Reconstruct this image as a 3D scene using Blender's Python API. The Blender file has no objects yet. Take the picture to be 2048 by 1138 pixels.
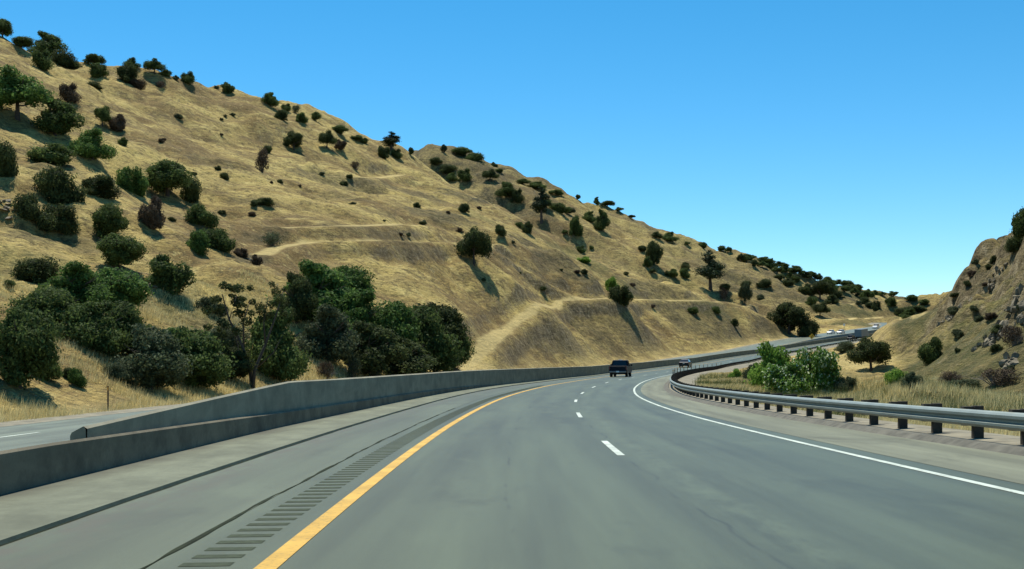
import bpy, math, random
import numpy as np
R = math.radians
# ------------------------------------------------------------------ camera, sky, sun, exposure
scn = bpy.context.scene
cd = bpy.data.cameras.new("camera"); cam = bpy.data.objects.new("camera", cd); scn.collection.objects.link(cam)
cam.location = (0, 0, 1.46); cam.rotation_euler = (R(90), 0, 0)
cd.sensor_width = 36; cd.lens = 36 * 2232 / 2048; cd.shift_y = (729 - 569) / 2048
cd.clip_start = .1; cd.clip_end = 9000
scn.camera = cam
SUN_EL, SUN_AZ = 65, 19            # elevation, degrees left of straight ahead
w = bpy.data.worlds.new("World"); scn.world = w; w.use_nodes = True
nt = w.node_tree; bg = nt.nodes['Background']
sky = nt.nodes.new('ShaderNodeTexSky'); sky.sky_type = 'NISHITA'; sky.sun_disc = False
sky.sun_elevation = R(SUN_EL); sky.sun_rotation = R(-SUN_AZ); sky.altitude = 2200; sky.air_density = 1.0; sky.dust_density = .0; sky.ozone_density = 2.2
hs = nt.nodes.new('ShaderNodeHueSaturation'); hs.inputs['Hue'].default_value = .485; hs.inputs['Saturation'].default_value = 1.36; hs.inputs['Value'].default_value = 1.0
nt.links.new(sky.outputs[0], hs.inputs['Color']); nt.links.new(hs.outputs[0], bg.inputs[0]); bg.inputs[1].default_value = .13
sl = bpy.data.lights.new("sun", 'SUN'); sl.energy = 5.0; sl.angle = R(.5); sl.color = (1, .96, .84)
so = bpy.data.objects.new("sun", sl); scn.collection.objects.link(so)
so.rotation_euler = (R(90 - SUN_EL), 0, R(SUN_AZ + 180))
scn.view_settings.view_transform = 'Standard'; scn.view_settings.look = 'None'
scn.view_settings.exposure = 0.3; scn.view_settings.gamma = 1; scn.view_settings.use_curve_mapping = False
# ------------------------------------------------------------------ road geometry
F = 2232.0; H0 = 1.46; YH = 729.0
KS = np.array([-40, 0, 30, 60, 90, 130, 180, 240, 320, 400, 440, 480, 560, 620, 900.])
KAP = np.array([0, .00107, .00202, .00245, .00152, .00097, .00113, .00146, .00162, .0013, -.0010, -.0028, -.0024, 0, 0])
KZ = np.array([.14, .14, -.08, -.16, -.02, .14, .56, 1.74, 5.01, 9.75, 12.0, 14.2, 18.3, 21.2, 34.0])
KE = np.array([0.015, .0153, -.0021, -.0213, .0051, .0131, -.007, .0047, .0394, .04, .03, .0, .0, 0, 0])
SS = np.arange(-40, 640.01, 1.0)
def _sm(a, k=9):
    w = np.hanning(k * 2 + 1); w /= w.sum()
    p = np.concatenate([2 * a[0] - a[1:k + 1][::-1], a, 2 * a[-1] - a[-k - 1:-1][::-1]])
    return np.convolve(p, w, 'valid')
_k = _sm(np.interp(SS, KS, KAP)); RZ = _sm(np.interp(SS, KS, KZ), 12); RE = _sm(np.interp(SS, KS, KE), 12)
_i0 = 40
_th = np.concatenate([[0], np.cumsum((_k[1:] + _k[:-1]) / 2)]); _th = _th - _th[_i0] - .0086
_x = np.concatenate([[0], np.cumsum(np.sin((_th[1:] + _th[:-1]) / 2))]); RX = _x - _x[_i0] + 1.708
_y = np.concatenate([[0], np.cumsum(np.cos((_th[1:] + _th[:-1]) / 2))]); RY = _y - _y[_i0] + 5.0
RT = _th
def opp_dz(s):       # the other carriageway's level against ours
    return np.interp(s, [-40, 60, 220, 320, 400, 460, 900], [-.5, -.5, -.3, .4, 1.9, 2.3, 2.0])
def road(s, off, h=0.0):
    s = np.asarray(s, float); off = np.asarray(off, float)
    x = np.interp(s, SS, RX); y = np.interp(s, SS, RY); t = np.interp(s, SS, RT)
    z = np.interp(s, SS, RZ) + np.interp(s, SS, RE) * np.clip(off, -7, 8)
    k = np.clip((-off - 7.2) / .8, 0, 1)
    z = z + k * opp_dz(s)
    return np.stack([x + off * np.cos(t), y - off * np.sin(t), z + h + 0 * x], -1)
def proj(P):
    P = np.asarray(P); return 1024 + F * P[..., 0] / P[..., 1], YH - F * (P[..., 2] - H0) / P[..., 1]
def unproj(px, row, Y):
    return ((px - 1024) / F * Y, Y, H0 + (YH - row) / F * Y)
def road_at_px(px, off, lo=60, hi=640):
    s = np.arange(lo, hi, .5); u, v = proj(road(s, off))
    return s[np.abs(u - px).argmin()]
def road_coords(X, Y):
    s = np.empty(X.shape); o = np.empty(X.shape)
    Rx = RX[::2]; Ry = RY[::2]; Rt = RT[::2]; S2 = SS[::2]
    for a in range(0, X.size, 40000):
        sl = slice(a, a + 40000)
        d = (X[sl, None] - Rx) ** 2 + (Y[sl, None] - Ry) ** 2
        i = d.argmin(1); c, sn = np.cos(Rt[i]), np.sin(Rt[i])
        dx = X[sl] - Rx[i]; dy = Y[sl] - Ry[i]
        s[sl] = S2[i] + dx * sn + dy * c; o[sl] = dx * c - dy * sn
    return s, o
# ------------------------------------------------------------------ terrain control points (photo column, row, depth)
CP = []
def cp(*L):
    for px, row, Y in L: CP.append(unproj(px, row, Y))
def cz(*L):
    for px, Y, Z in L: CP.append(((px - 1024) / F * Y, Y, Z))
cp((-400, 760, 40), (-400, 560, 70), (-400, 300, 120), (-400, 0, 200), (-200, 640, 55), (-200, 400, 95), (-200, 150, 170), (-200, -20, 240))
cp((0, 705, 50), (0, 560, 75), (0, 420, 105), (0, 300, 150), (0, 180, 205), (0, 62, 270))
cp((150, 640, 68), (140, 500, 92), (140, 360, 135), (120, 230, 195), (105, 100, 290))
cp((300, 735, 62), (300, 640, 80), (300, 540, 105), (300, 440, 135), (250, 350, 170), (220, 260, 220), (240, 190, 280), (240, 140, 318))
cp((420, 640, 95), (430, 560, 118), (420, 500, 140), (420, 420, 175), (410, 300, 250), (420, 178, 355))
cp((600, 600, 115), (520, 515, 145), (600, 487, 165), (600, 400, 215), (590, 320, 285), (540, 206, 395), (620, 246, 415))
cp((780, 600, 135), (780, 485, 185), (780, 420, 235), (780, 365, 320), (710, 283, 430), (800, 320, 460))
cp((950, 640, 165), (950, 520, 210), (950, 450, 275), (940, 392, 380))
cp((1100, 600, 220), (1100, 520, 280), (1100, 472, 350))
cp((1250, 600, 285), (1250, 550, 340), (1180, 520, 350))
cp((1400, 602, 355), (1400, 578, 385), (1490, 608, 385), (1560, 640, 400))
# behind the near crest
cz((0, 400, 50), (240, 450, 50), (420, 480, 50), (620, 540, 60), (760, 560, 62), (-200, 380, 50))
cz((900, 490, 48), (1000, 470, 40), (1100, 440, 26), (1180, 440, 24), (1250, 430, 18), (1400, 460, 18), (1500, 460, 16))
cz((0, 900, 30), (300, 900, 40), (600, 900, 60))
# far hill
cp((835, 312, 640), (900, 300, 650), (960, 314, 660), (1090, 380, 690), (1200, 412, 720), (1340, 483, 760), (1480, 512, 800), (1620, 550, 850), (1730, 582, 900), (1800, 601, 950), (1860, 609, 1000))
cp((1000, 405, 570), (1100, 445, 560), (1200, 480, 560), (1300, 522, 560), (1400, 560, 560), (1500, 590, 570), (1600, 615, 560), (1700, 605, 660), (1780, 632, 700), (1840, 642, 740), (1770, 594, 850), (1830, 606, 860), (1885, 616, 860), (1940, 622, 800), (1860, 612, 1100), (1940, 618, 1000), (835, 318, 700), (870, 312, 690))
cz((835, 800, 100), (1000, 860, 80), (1300, 950, 60), (1600, 1050, 50), (1800, 1200, 40), (1900, 1200, 44), (1900, 1000, 50), (2000, 800, 60))
# right of the road: creek flat and the rocky hill
cp((1500, 752, 85), (1600, 790, 50), (1700, 790, 50), (1700, 745, 100), (1600, 730, 120), (1700, 712, 180), (1700, 688, 290), (1800, 765, 72), (1800, 722, 130), (1800, 700, 220), (1785, 676, 350), (1806, 660, 372), (1828, 684, 352), (1843, 704, 325), (1830, 712, 250), (1825, 728, 180))
cp((2048, 800, 42), (1980, 785, 58), (2048, 700, 65), (1920, 765, 78), (2048, 600, 85), (1840, 748, 98), (1950, 640, 108), (2048, 540, 108), (2048, 482, 128))
cp((2000, 530, 150), (1990, 590, 125), (1950, 562, 215), (1900, 590, 300), (1880, 606, 400), (1865, 655, 350), (1900, 655, 160), (1895, 705, 122), (1868, 680, 200), (1872, 640, 290))
cz((2200, 40, .5), (2300, 70, 14), (2300, 120, 34), (2200, 200, 38), (2100, 300, 40), (2050, 420, 42), (1960, 520, 42), (2000, 620, 50), (2400, 20, 0.5), (2500, 400, 60))
for s in range(-20, 630, 20):       # toe of the cuttings on both sides
    for off in (-20.5, 9.5 + .0 * s):
        P = road(s, off); 
        if P[1] > 3: CP.append((P[0], P[1], P[2] - (.2 if off < 0 else .3)))
for s in range(20, 640, 30):
    P = road(s, -7.0); CP.append(tuple(P))
CP = np.array(CP)
_c2 = 8.0 ** 2
def _kern(A, B): return np.sqrt(((A[:, None, 0] - B[None, :, 0]) ** 2 + (A[:, None, 1] - B[None, :, 1]) ** 2) + _c2)
_n = len(CP); _A = np.zeros((_n + 3, _n + 3)); _A[:_n, :_n] = -_kern(CP, CP) + np.eye(_n) * 1.5
_A[:_n, _n] = 1; _A[:_n, _n + 1:] = CP[:, :2] / 100; _A[_n:, :_n] = _A[:_n, _n:].T
_w = np.linalg.solve(_A, np.concatenate([CP[:, 2], [0, 0, 0]]))
def rbf(X, Y):
    out = np.empty(X.size); P = np.stack([X.ravel(), Y.ravel()], 1)
    for a in range(0, len(P), 30000):
        q = P[a:a + 30000]; out[a:a + 30000] = -_kern(q, CP) @ _w[:_n] + _w[_n] + q @ _w[_n + 1:] / 100
    return out.reshape(X.shape)
def hash2(i, j, seed):
    h = (i.astype(np.int64) * 374761393 + j.astype(np.int64) * 668265263 + seed * 974711) & 0xffffffff
    h = ((h ^ (h >> 13)) * 1274126177) & 0xffffffff
    return ((h ^ (h >> 16)) & 0xffff) / 65535.0
def vnoise(x, y, seed=0):
    i = np.floor(x); j = np.floor(y); fx = x - i; fy = y - j
    fx = fx * fx * (3 - 2 * fx); fy = fy * fy * (3 - 2 * fy)
    a = hash2(i, j, seed); b = hash2(i + 1, j, seed); c = hash2(i, j + 1, seed); d = hash2(i + 1, j + 1, seed)
    return (a + (b - a) * fx) * (1 - fy) + (c + (d - c) * fx) * fy - .5
def fbm(x, y, wl, n=4, seed=0, gain=.5):
    o = 0; a = 1
    for k in range(n):
        o = o + a * vnoise(x / wl + 17.3 * k, y / wl - 9.1 * k, seed + k); a *= gain; wl /= 2.03
    return o
def sstep(a, b, x):
    t = np.clip((x - a) / (b - a), 0, 1); return t * t * (3 - 2 * t)
def height(X, Y, detail=True):
    X = np.asarray(X, float); Y = np.asarray(Y, float)
    base = rbf(X, Y)
    s, o = road_coords(X.ravel(), Y.ravel()); s = s.reshape(X.shape); o = o.reshape(X.shape)
    left = o < 0
    rz = np.interp(s, SS, RZ) + np.interp(s, SS, RE) * np.clip(o, -7, 8)
    rzl = rz + np.clip((-o - 7.2) / .8, 0, 1) * opp_dz(s)
    # corridor blend
    dist = np.where(left, -o - 19.0, o - np.interp(s, [0, 70], [8.6, 7.4]))
    end = sstep(628, 639, s); dist = dist + end * 40
    k = sstep(0, 9, dist)
    k2 = sstep(0, 25, dist)
    z = base
    if detail:
        D = np.hypot(X, Y)
        right = sstep(0, 15, o - 9) * sstep(1820, 1890, 1024 + F * X / np.maximum(Y, 1))
        n = fbm(X, Y, 55, 3, 3) * 5.0 * sstep(0, 60, dist) + fbm(X, Y, 14, 4, 11) * 2.6 * k2 - np.clip(.22 - np.abs(fbm(X, Y, 34, 4, 61)), 0, 1) * 8 * k2
        r = 1 - np.abs(fbm(X, Y, 22, 4, 31)) * 3.2
        n = n + (r - .5) * 1.4 * right * k2 + ((np.abs(fbm(X, Y, 10, 4, 5)) - .2) * 6.0 + (np.abs(fbm(X, Y, 3.4, 3, 55)) - .2) * 3.0) * right * k2 * sstep(.5, 6, base)
        far = sstep(430, 560, Y)
        n = n + far * ((1 - np.abs(fbm(X, Y, 60, 4, 77)) * 3) - .5) * 4.5
        n = n + (fbm(X, Y, 2.2, 3, 19) * .40 + fbm(X, Y, 6.5, 3, 23) * .7) * k
        z = z + n
    z = z * k + (rzl - .22) * (1 - k)
    z = np.where(~left & (k < 1), np.maximum(z, rzl - .22) if False else z, z)
    return z
# ------------------------------------------------------------------ helpers
COL = scn.collection
def tag(o, label=None, cat=None, group=None, kind=None):
    if label: o['label'] = label
    if cat: o['category'] = cat
    if group: o['group'] = group
    if kind: o['kind'] = kind
    return o
def mesh_np(name, V, quads=None, tris=None, smooth=False):
    V = np.asarray(V, np.float32).reshape(-1, 3); me = bpy.data.meshes.new(name)
    me.vertices.add(len(V)); me.vertices.foreach_set('co', V.ravel())
    idx = []; tot = []
    for arr, k in ((quads, 4), (tris, 3)):
        if arr is not None and len(arr):
            a = np.asarray(arr, np.int32).reshape(-1, k); idx.append(a.ravel()); tot.append(np.full(len(a), k, np.int32))
    idx = np.concatenate(idx); tot = np.concatenate(tot)
    me.loops.add(len(idx)); me.loops.foreach_set('vertex_index', idx)
    me.polygons.add(len(tot)); st = np.concatenate([[0], np.cumsum(tot)[:-1]]).astype(np.int32)
    me.polygons.foreach_set('loop_start', st)
    me.polygons.foreach_set('use_smooth', np.full(len(tot), smooth, bool))
    me.update(calc_edges=True); me.validate()
    return me
def link(name, me, mat=None, parent=None):
    o = bpy.data.objects.new(name, me); COL.objects.link(o)
    if mat and me is not None and not me.materials: me.materials.append(mat)
    if parent: o.parent = parent
    return o
def empty(name, loc=(0, 0, 0), rz=0):
    o = bpy.data.objects.new(name, None); COL.objects.link(o); o.location = loc; o.rotation_euler = (0, 0, rz); o.empty_display_size = .3
    return o
class MB:
    def __init__(s): s.v = []; s.f = []
    def add(s, vs, fs):
        b = len(s.v); s.v += [tuple(map(float, q)) for q in vs]; s.f += [tuple(b + i for i in f) for f in fs]; return s
    def box(s, c, d, rz=0):
        cx, cy, cz_ = c; x, y, z = d[0] / 2, d[1] / 2, d[2] / 2; ca, sa = math.cos(rz), math.sin(rz)
        P = [(i, j, k) for k in (-z, z) for j in (-y, y) for i in (-x, x)]
        return s.add([(cx + i * ca - j * sa, cy + i * sa + j * ca, cz_ + k) for i, j, k in P],
                     [(0, 2, 3, 1), (4, 5, 7, 6), (0, 1, 5, 4), (2, 6, 7, 3), (0, 4, 6, 2), (1, 3, 7, 5)])
    def prism(s, prof, w0, w1=None, ztop=None):
        # side profile (y, z) extruded across x; the half width may narrow towards the top
        n = len(prof); zs = [q[1] for q in prof]; z0, z1 = min(zs), max(zs)
        hw = lambda z: (w0 if w1 is None else w0 + (w1 - w0) * (z - z0) / (z1 - z0)) / 2
        s.add([(-hw(z), y, z) for y, z in prof] + [(hw(z), y, z) for y, z in prof],
              [tuple(range(n)), tuple(range(2 * n - 1, n - 1, -1))] + [(i, i + n, (i + 1) % n + n, (i + 1) % n) for i in range(n)]); return s
    def tube(s, pts, rad, n=7):
        pts = [np.array(p, float) for p in pts]; b = len(s.v); rings = []
        for i, p in enumerate(pts):
            d = pts[min(i + 1, len(pts) - 1)] - pts[max(i - 1, 0)]; d /= np.linalg.norm(d) + 1e-9
            a = np.cross(d, (0, 0, 1) if abs(d[2]) < .9 else (1, 0, 0)); a /= np.linalg.norm(a); c = np.cross(d, a)
            for k in range(n):
                t = 2 * math.pi * k / n; s.v.append(tuple(p + rad[i] * (math.cos(t) * a + math.sin(t) * c)))
        for i in range(len(pts) - 1):
            for k in range(n):
                s.f.append((b + i * n + k, b + i * n + (k + 1) % n, b + (i + 1) * n + (k + 1) % n, b + (i + 1) * n + k))
        s.f.append(tuple(b + k for k in range(n))[::-1]); s.f.append(tuple(b + (len(pts) - 1) * n + k for k in range(n)))
        return s
    def wheel(s, c, r, w, n=20):
        return s.tube([(c[0] - w / 2, c[1], c[2]), (c[0] - w / 2 + .02, c[1], c[2]), (c[0] + w / 2 - .02, c[1], c[2]), (c[0] + w / 2, c[1], c[2])], [r * .93, r, r, r * .93], n)
    def build(s, name, mat, parent=None, bevel=0, smooth=False):
        me = bpy.data.meshes.new(name); me.from_pydata(s.v, [], s.f); me.update()
        o = link(name, me, mat, parent)
        if smooth: me.polygons.foreach_set('use_smooth', np.ones(len(me.polygons), bool))
        if bevel:
            m = o.modifiers.new('b', 'BEVEL'); m.width = bevel; m.segments = 2; m.limit_method = 'ANGLE'; m.angle_limit = R(35)
        return o
# ------------------------------------------------------------------ materials
class N:
    def __init__(s, name):
        s.m = bpy.data.materials.new(name); s.m.use_nodes = True; s.t = s.m.node_tree; s.b = s.t.nodes['Principled BSDF']
    def n(s, typ, **kw):
        x = s.t.nodes.new(typ)
        for k, v in kw.items(): setattr(x, k, v)
        return x
    def l(s, a, b): s.t.links.new(a, b)
    def pos(s):
        return s.n('ShaderNodeNewGeometry').outputs['Position']
    def mapv(s, src, sc):
        m = s.n('ShaderNodeMapping'); m.inputs['Scale'].default_value = sc; s.l(src, m.inputs[0]); return m.outputs[0]
    def noise(s, vec, scale, detail=5, rough=.6, dist=0):
        x = s.n('ShaderNodeTexNoise'); x.inputs['Scale'].default_value = scale; x.inputs['Detail'].default_value = detail
        x.inputs['Roughness'].default_value = rough; x.inputs['Distortion'].default_value = dist
        s.l(vec, x.inputs['Vector']); return x.outputs['Fac']
    def ramp(s, fac, stops):
        r = s.n('ShaderNodeValToRGB'); e = r.color_ramp.elements
        while len(e) > len(stops): e.remove(e[-1])
        while len(e) < len(stops): e.new(1)
        for q, (p, c) in zip(e, stops): q.position = p; q.color = (c if hasattr(c, '__len__') else (c, c, c)) + (1,) if hasattr(c, '__len__') else (c, c, c, 1)
        s.l(fac, r.inputs[0]); return r.outputs[0]
    def mix(s, fac, a, b, mode='MIX'):
        x = s.n('ShaderNodeMix', data_type='RGBA', blend_type=mode)
        for v, i in ((fac, 0), (a, 6), (b, 7)):
            if hasattr(v, 'is_linked') or hasattr(v, 'links'): s.l(v, x.inputs[i])
            elif i == 0: x.inputs[0].default_value = v
            else: x.inputs[i].default_value = tuple(v) + (1,)
        return x.outputs[2]
    def math(s, op, a, b=0.0, c=None):
        x = s.n('ShaderNodeMath', operation=op)
        for i, v in enumerate((a, b) if c is None else (a, b, c)):
            if hasattr(v, 'links'): s.l(v, x.inputs[i])
            else: x.inputs[i].default_value = v
        return x.outputs[0]
    def bump(s, h, strength, dist=.1):
        x = s.n('ShaderNodeBump'); x.inputs['Strength'].default_value = strength; x.inputs['Distance'].default_value = dist
        s.l(h, x.inputs['Height']); s.l(x.outputs[0], s.b.inputs['Normal'])
    def fin(s, col=None, rough=.8, metal=0, spec=.5):
        if col is not None:
            if hasattr(col, 'links'): s.l(col, s.b.inputs['Base Color'])
            else: s.b.inputs['Base Color'].default_value = tuple(col) + (1,)
        if hasattr(rough, 'links'): s.l(rough, s.b.inputs['Roughness'])
        else: s.b.inputs['Roughness'].default_value = rough
        s.b.inputs['Metallic'].default_value = metal; s.b.inputs['Specular IOR Level'].default_value = spec
        return s.m
def plain(name, col, rough=.7, metal=0, spec=.5, var=.25, scale=6, emit=None):
    m = N(name); tc = m.n('ShaderNodeTexCoord').outputs['Object']; f = m.noise(tc, scale, 4)
    c = m.mix(m.ramp(f, [(.3, 0.), (.7, 1.)]), tuple(v * (1 - var) for v in col), tuple(min(1, v * (1 + var)) for v in col))
    return m.fin(c, rough, metal, spec)

# terrain: dry grass, rocky scrub, worn paths
def mat_terrain():
    m = N('dry_grass_hill'); p = m.pos()
    at = m.n('ShaderNodeAttribute', attribute_name='mask'); sp = m.n('ShaderNodeSeparateColor'); m.l(at.outputs['Color'], sp.inputs[0])
    path, rock, green = sp.outputs[0], sp.outputs[1], sp.outputs[2]
    big = m.noise(p, .03, 5, .68, .5); mid = m.noise(p, .16, 6, .65); fine = m.noise(p, .9, 5, .7)
    streak = m.noise(m.mapv(p, (.10, .10, .95)), 1.0, 7, .75, .5)
    tuft = m.noise(p, 3.2, 3, .7)
    c = m.ramp(mid, [(.30, (.18, .115, .038)), (.43, (.33, .23, .075)), (.55, (.50, .365, .12)), (.68, (.68, .53, .19))])
    c = m.mix(m.ramp(streak, [(.38, .9), (.50, 0.)]), c, (.17, .115, .055))
    c = m.mix(m.ramp(big, [(.38, .85), (.50, 0.)]), c, (.19, .12, .045))
    c = m.mix(m.ramp(big, [(.50, 0.), (.64, .6)]), c, (.66, .51, .165))
    c = m.mix(m.ramp(fine, [(.38, .8), (.50, 0.)]), c, (.12, .09, .038))
    c = m.mix(m.ramp(m.noise(p, .42, 5, .75), [(.56, 0.), (.68, .6)]), c, (.70, .56, .22))
    c = m.mix(m.ramp(tuft, [(.34, .55), (.46, 0.)]), c, (.12, .095, .04))
    c = m.mix(m.ramp(tuft, [(.56, 0.), (.7, .5)]), c, (.72, .58, .23))
    # rocky ground and low scrub
    rk = m.ramp(m.noise(p, .9, 6, .8, .3), [(.38, (.022, .020, .010)), (.47, (.078, .064, .032)), (.57, (.165, .13, .062)), (.70, (.34, .28, .16))])
    sc = m.noise(p, 1.1, 4, .8)
    rk = m.mix(m.ramp(sc, [(.42, .95), (.50, 0.)]), rk, (.035, .04, .016))
    c = m.mix(m.math('MULTIPLY', rock, m.ramp(m.noise(p, .22, 5, .7), [(.3, .45), (.6, 1.)])), c, rk)
    c = m.mix(m.math('MULTIPLY', green, m.ramp(fine, [(.35, 1.), (.65, .35)])), c, (.13, .135, .045))
    c = m.mix(m.math('MULTIPLY', path, m.ramp(fine, [(.3, .55), (.6, 1.)])), c, (.62, .48, .20))
    geo = m.n('ShaderNodeNewGeometry'); sx = m.n('ShaderNodeSeparateXYZ'); m.l(geo.outputs['True Normal'], sx.inputs[0])
    steep = m.ramp(sx.outputs[2], [(.48, 1.), (.68, 0.)])
    cliff = m.ramp(m.noise(m.mapv(p, (1, 1, .6)), .9, 6, .75, .8), [(.36, (.045, .035, .02)), (.50, (.20, .155, .085)), (.64, (.38, .31, .19))])
    c = m.mix(m.math('MULTIPLY', steep, .8), c, cliff)
    h = m.math('ADD', m.math('MULTIPLY', m.noise(p, .45, 6, .75), 1.0), m.math('MULTIPLY', m.noise(p, 2.6, 4, .8), .35))
    h = m.math('ADD', h, m.math('MULTIPLY', streak, .5))
    m.bump(h, .9, 1.3)
    return m.fin(c, .95, 0, .15)
def mat_leaf(name, dark, light, trans=.22, glint_tint=None):
    m = N(name); tc = m.n('ShaderNodeTexCoord').outputs['Object']; oi = m.n('ShaderNodeObjectInfo')
    f = m.noise(tc, .9, 3, .6); g = m.n('ShaderNodeNewGeometry')
    c = m.mix(m.ramp(f, [(.35, 0.), (.65, 1.)]), dark, light)
    v = m.math('ADD', m.math('MULTIPLY', g.outputs['Random Per Island'], .7), .65)
    v = m.math('MULTIPLY', v, m.math('ADD', m.math('MULTIPLY', oi.outputs['Random'], .35), .82))
    hs = m.n('ShaderNodeHueSaturation'); m.l(c, hs.inputs['Color']); m.l(v, hs.inputs['Value'])
    c = hs.outputs[0]
    if glint_tint:
        k = m.math('GREATER_THAN', g.outputs['Random Per Island'], glint_tint); c = m.mix(k, c, (.62, .7, .48))  # sun glints painted as a pale colour on random leaves
    mat = m.fin(c, .75 if not glint_tint else .45, 0, .12)
    tr = m.n('ShaderNodeBsdfTranslucent'); m.l(c, tr.inputs[0]); mx = m.n('ShaderNodeMixShader'); mx.inputs[0].default_value = trans
    out = m.t.nodes['Material Output']; m.l(m.b.outputs[0], mx.inputs[1]); m.l(tr.outputs[0], mx.inputs[2]); m.l(mx.outputs[0], out.inputs[0])
    return mat
def mat_road(name, base, light=1.0, rough=.5, opp=False, dirt=False):
    m = N(name); uv = m.n('ShaderNodeUVMap', uv_map='UVMap').outputs[0]
    st = m.noise(m.mapv(uv, (1.1, .05, 1)), 1.0, 6, .6); blot = m.noise(m.mapv(uv, (.5, .22, 1)), 1.0, 6, .65, .4)
    gr = m.noise(uv, 38, 4, .8); gr2 = m.noise(m.mapv(uv, (1, .35, 1)), 7, 4, .7)
    lo = tuple(v * .66 for v in base); hi = tuple(v * 1.30 for v in base)
    c = m.mix(m.ramp(st, [(.35, 0.), (.65, 1.)]), lo, hi)
    c = m.mix(m.ramp(blot, [(.30, .8), (.44, 0.)]), c, tuple(v * .55 for v in base))
    c = m.mix(m.ramp(blot, [(.58, 0.), (.70, .6)]), c, tuple(v * 1.5 for v in base))
    c = m.mix(m.ramp(gr, [(.34, .45), (.5, 0.)]), c, tuple(v * .5 for v in base))
    c = m.mix(m.ramp(gr2, [(.62, 0.), (.72, .3)]), c, tuple(v * 1.45 for v in base))
    if dirt:      # silt washed up against the kerb
        sx = m.n('ShaderNodeSeparateXYZ'); m.l(uv, sx.inputs[0])
        k = m.math('MULTIPLY', m.math('SUBTRACT', -4.85, sx.outputs[0]), 1.5); k.node.use_clamp = True
        k = m.math('MULTIPLY', k, m.ramp(m.noise(m.mapv(uv, (2.2, .6, 1)), 1.5, 6, .75), [(.42, 0.), (.58, .85)]))
        c = m.mix(k, c, (.072, .066, .040))
    if not opp:   # worn seam just right of the lane line
        sx = m.n('ShaderNodeSeparateXYZ'); m.l(uv, sx.inputs[0])
        wob = m.math('MULTIPLY', m.math('SUBTRACT', m.noise(m.mapv(uv, (.0, .12, 1)), 1, 4), .5), .9)
        d = m.math('ABSOLUTE', m.math('SUBTRACT', m.math('ADD', sx.outputs[0], wob), .42))
        sm = m.math('MULTIPLY', m.ramp(d, [(.0, 1.), (.38, 0.)]), m.ramp(m.noise(m.mapv(uv, (1.5, .5, 1)), 1.6, 5, .7), [(.42, 0.), (.62, .6)]))
        c = m.mix(sm, c, tuple(v * 1.7 for v in base))
        d2 = m.math('ABSOLUTE', m.math('SUBTRACT', m.math('ADD', sx.outputs[0], m.math('MULTIPLY', wob, 1.3)), .05))
        cr = m.math('MULTIPLY', m.ramp(d2, [(.0, 1.), (.035, 0.)]), m.ramp(m.noise(m.mapv(uv, (0.2, .3, 1)), 1.2, 3), [(.45, 0.), (.55, .7)]))
        c = m.mix(cr, c, tuple(v * .35 for v in base))
        d3 = m.math('ABSOLUTE', m.math('SUBTRACT', m.math('ADD', sx.outputs[0], m.math('MULTIPLY', wob, .8)), -1.72))
        cr = m.math('MULTIPLY', m.ramp(d3, [(.0, 1.), (.03, 0.)]), m.ramp(m.noise(m.mapv(uv, (0.2, .5, 1)), 1.2, 3), [(.5, 0.), (.58, .7)]))
        c = m.mix(cr, c, tuple(v * .35 for v in base))
    m.bump(m.math('ADD', gr, m.math('MULTIPLY', m.noise(uv, 110, 2, .8), .6)), .35, .012)
    return m.fin(c, rough, 0, .35)
def mat_conc(name, base, stain=.5, rough=.85, toe_dark=None):
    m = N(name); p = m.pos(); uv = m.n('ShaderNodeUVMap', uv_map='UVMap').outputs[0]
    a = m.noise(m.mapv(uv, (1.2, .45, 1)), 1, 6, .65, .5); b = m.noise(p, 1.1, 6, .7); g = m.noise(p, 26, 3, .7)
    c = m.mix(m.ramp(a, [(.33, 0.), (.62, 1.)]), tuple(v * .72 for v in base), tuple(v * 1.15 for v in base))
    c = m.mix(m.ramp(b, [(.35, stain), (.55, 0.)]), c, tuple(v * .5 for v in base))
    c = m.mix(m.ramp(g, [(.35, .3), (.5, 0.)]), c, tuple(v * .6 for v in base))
    if toe_dark is not None:
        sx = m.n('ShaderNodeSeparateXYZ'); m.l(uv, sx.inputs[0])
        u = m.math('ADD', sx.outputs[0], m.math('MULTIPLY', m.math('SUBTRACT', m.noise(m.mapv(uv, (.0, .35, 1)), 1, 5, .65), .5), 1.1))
        k = m.math('MULTIPLY', m.math('DIVIDE', m.math('SUBTRACT', u, toe_dark[0]), toe_dark[1]), 1.0); k.node.use_clamp = True
        c = m.mix(m.math('MULTIPLY', k, .72), c, (.055, .05, .036))  # darker towards the wall toe, with an uneven edge
    m.bump(m.math('ADD', b, m.math('MULTIPLY', g, .3)), .2, .02)
    return m.fin(c, rough, 0, .3)
def paint(name, col):          # thermoplastic worn through to the aggregate in small chips
    m = N(name); p = m.pos(); a = m.noise(p, 24, 5, .8); b = m.noise(p, 1.3, 5, .7)
    c = m.mix(m.ramp(b, [(.35, 0.), (.65, 1.)]), tuple(v * .74 for v in col), tuple(min(1, v * 1.12) for v in col))
    c = m.mix(m.math('MULTIPLY', m.ramp(a, [(.36, 1.), (.46, 0.)]), m.ramp(b, [(.35, .9), (.62, .25)])), c, (.07, .08, .05))
    return m.fin(c, .7, 0, .3)
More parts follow.
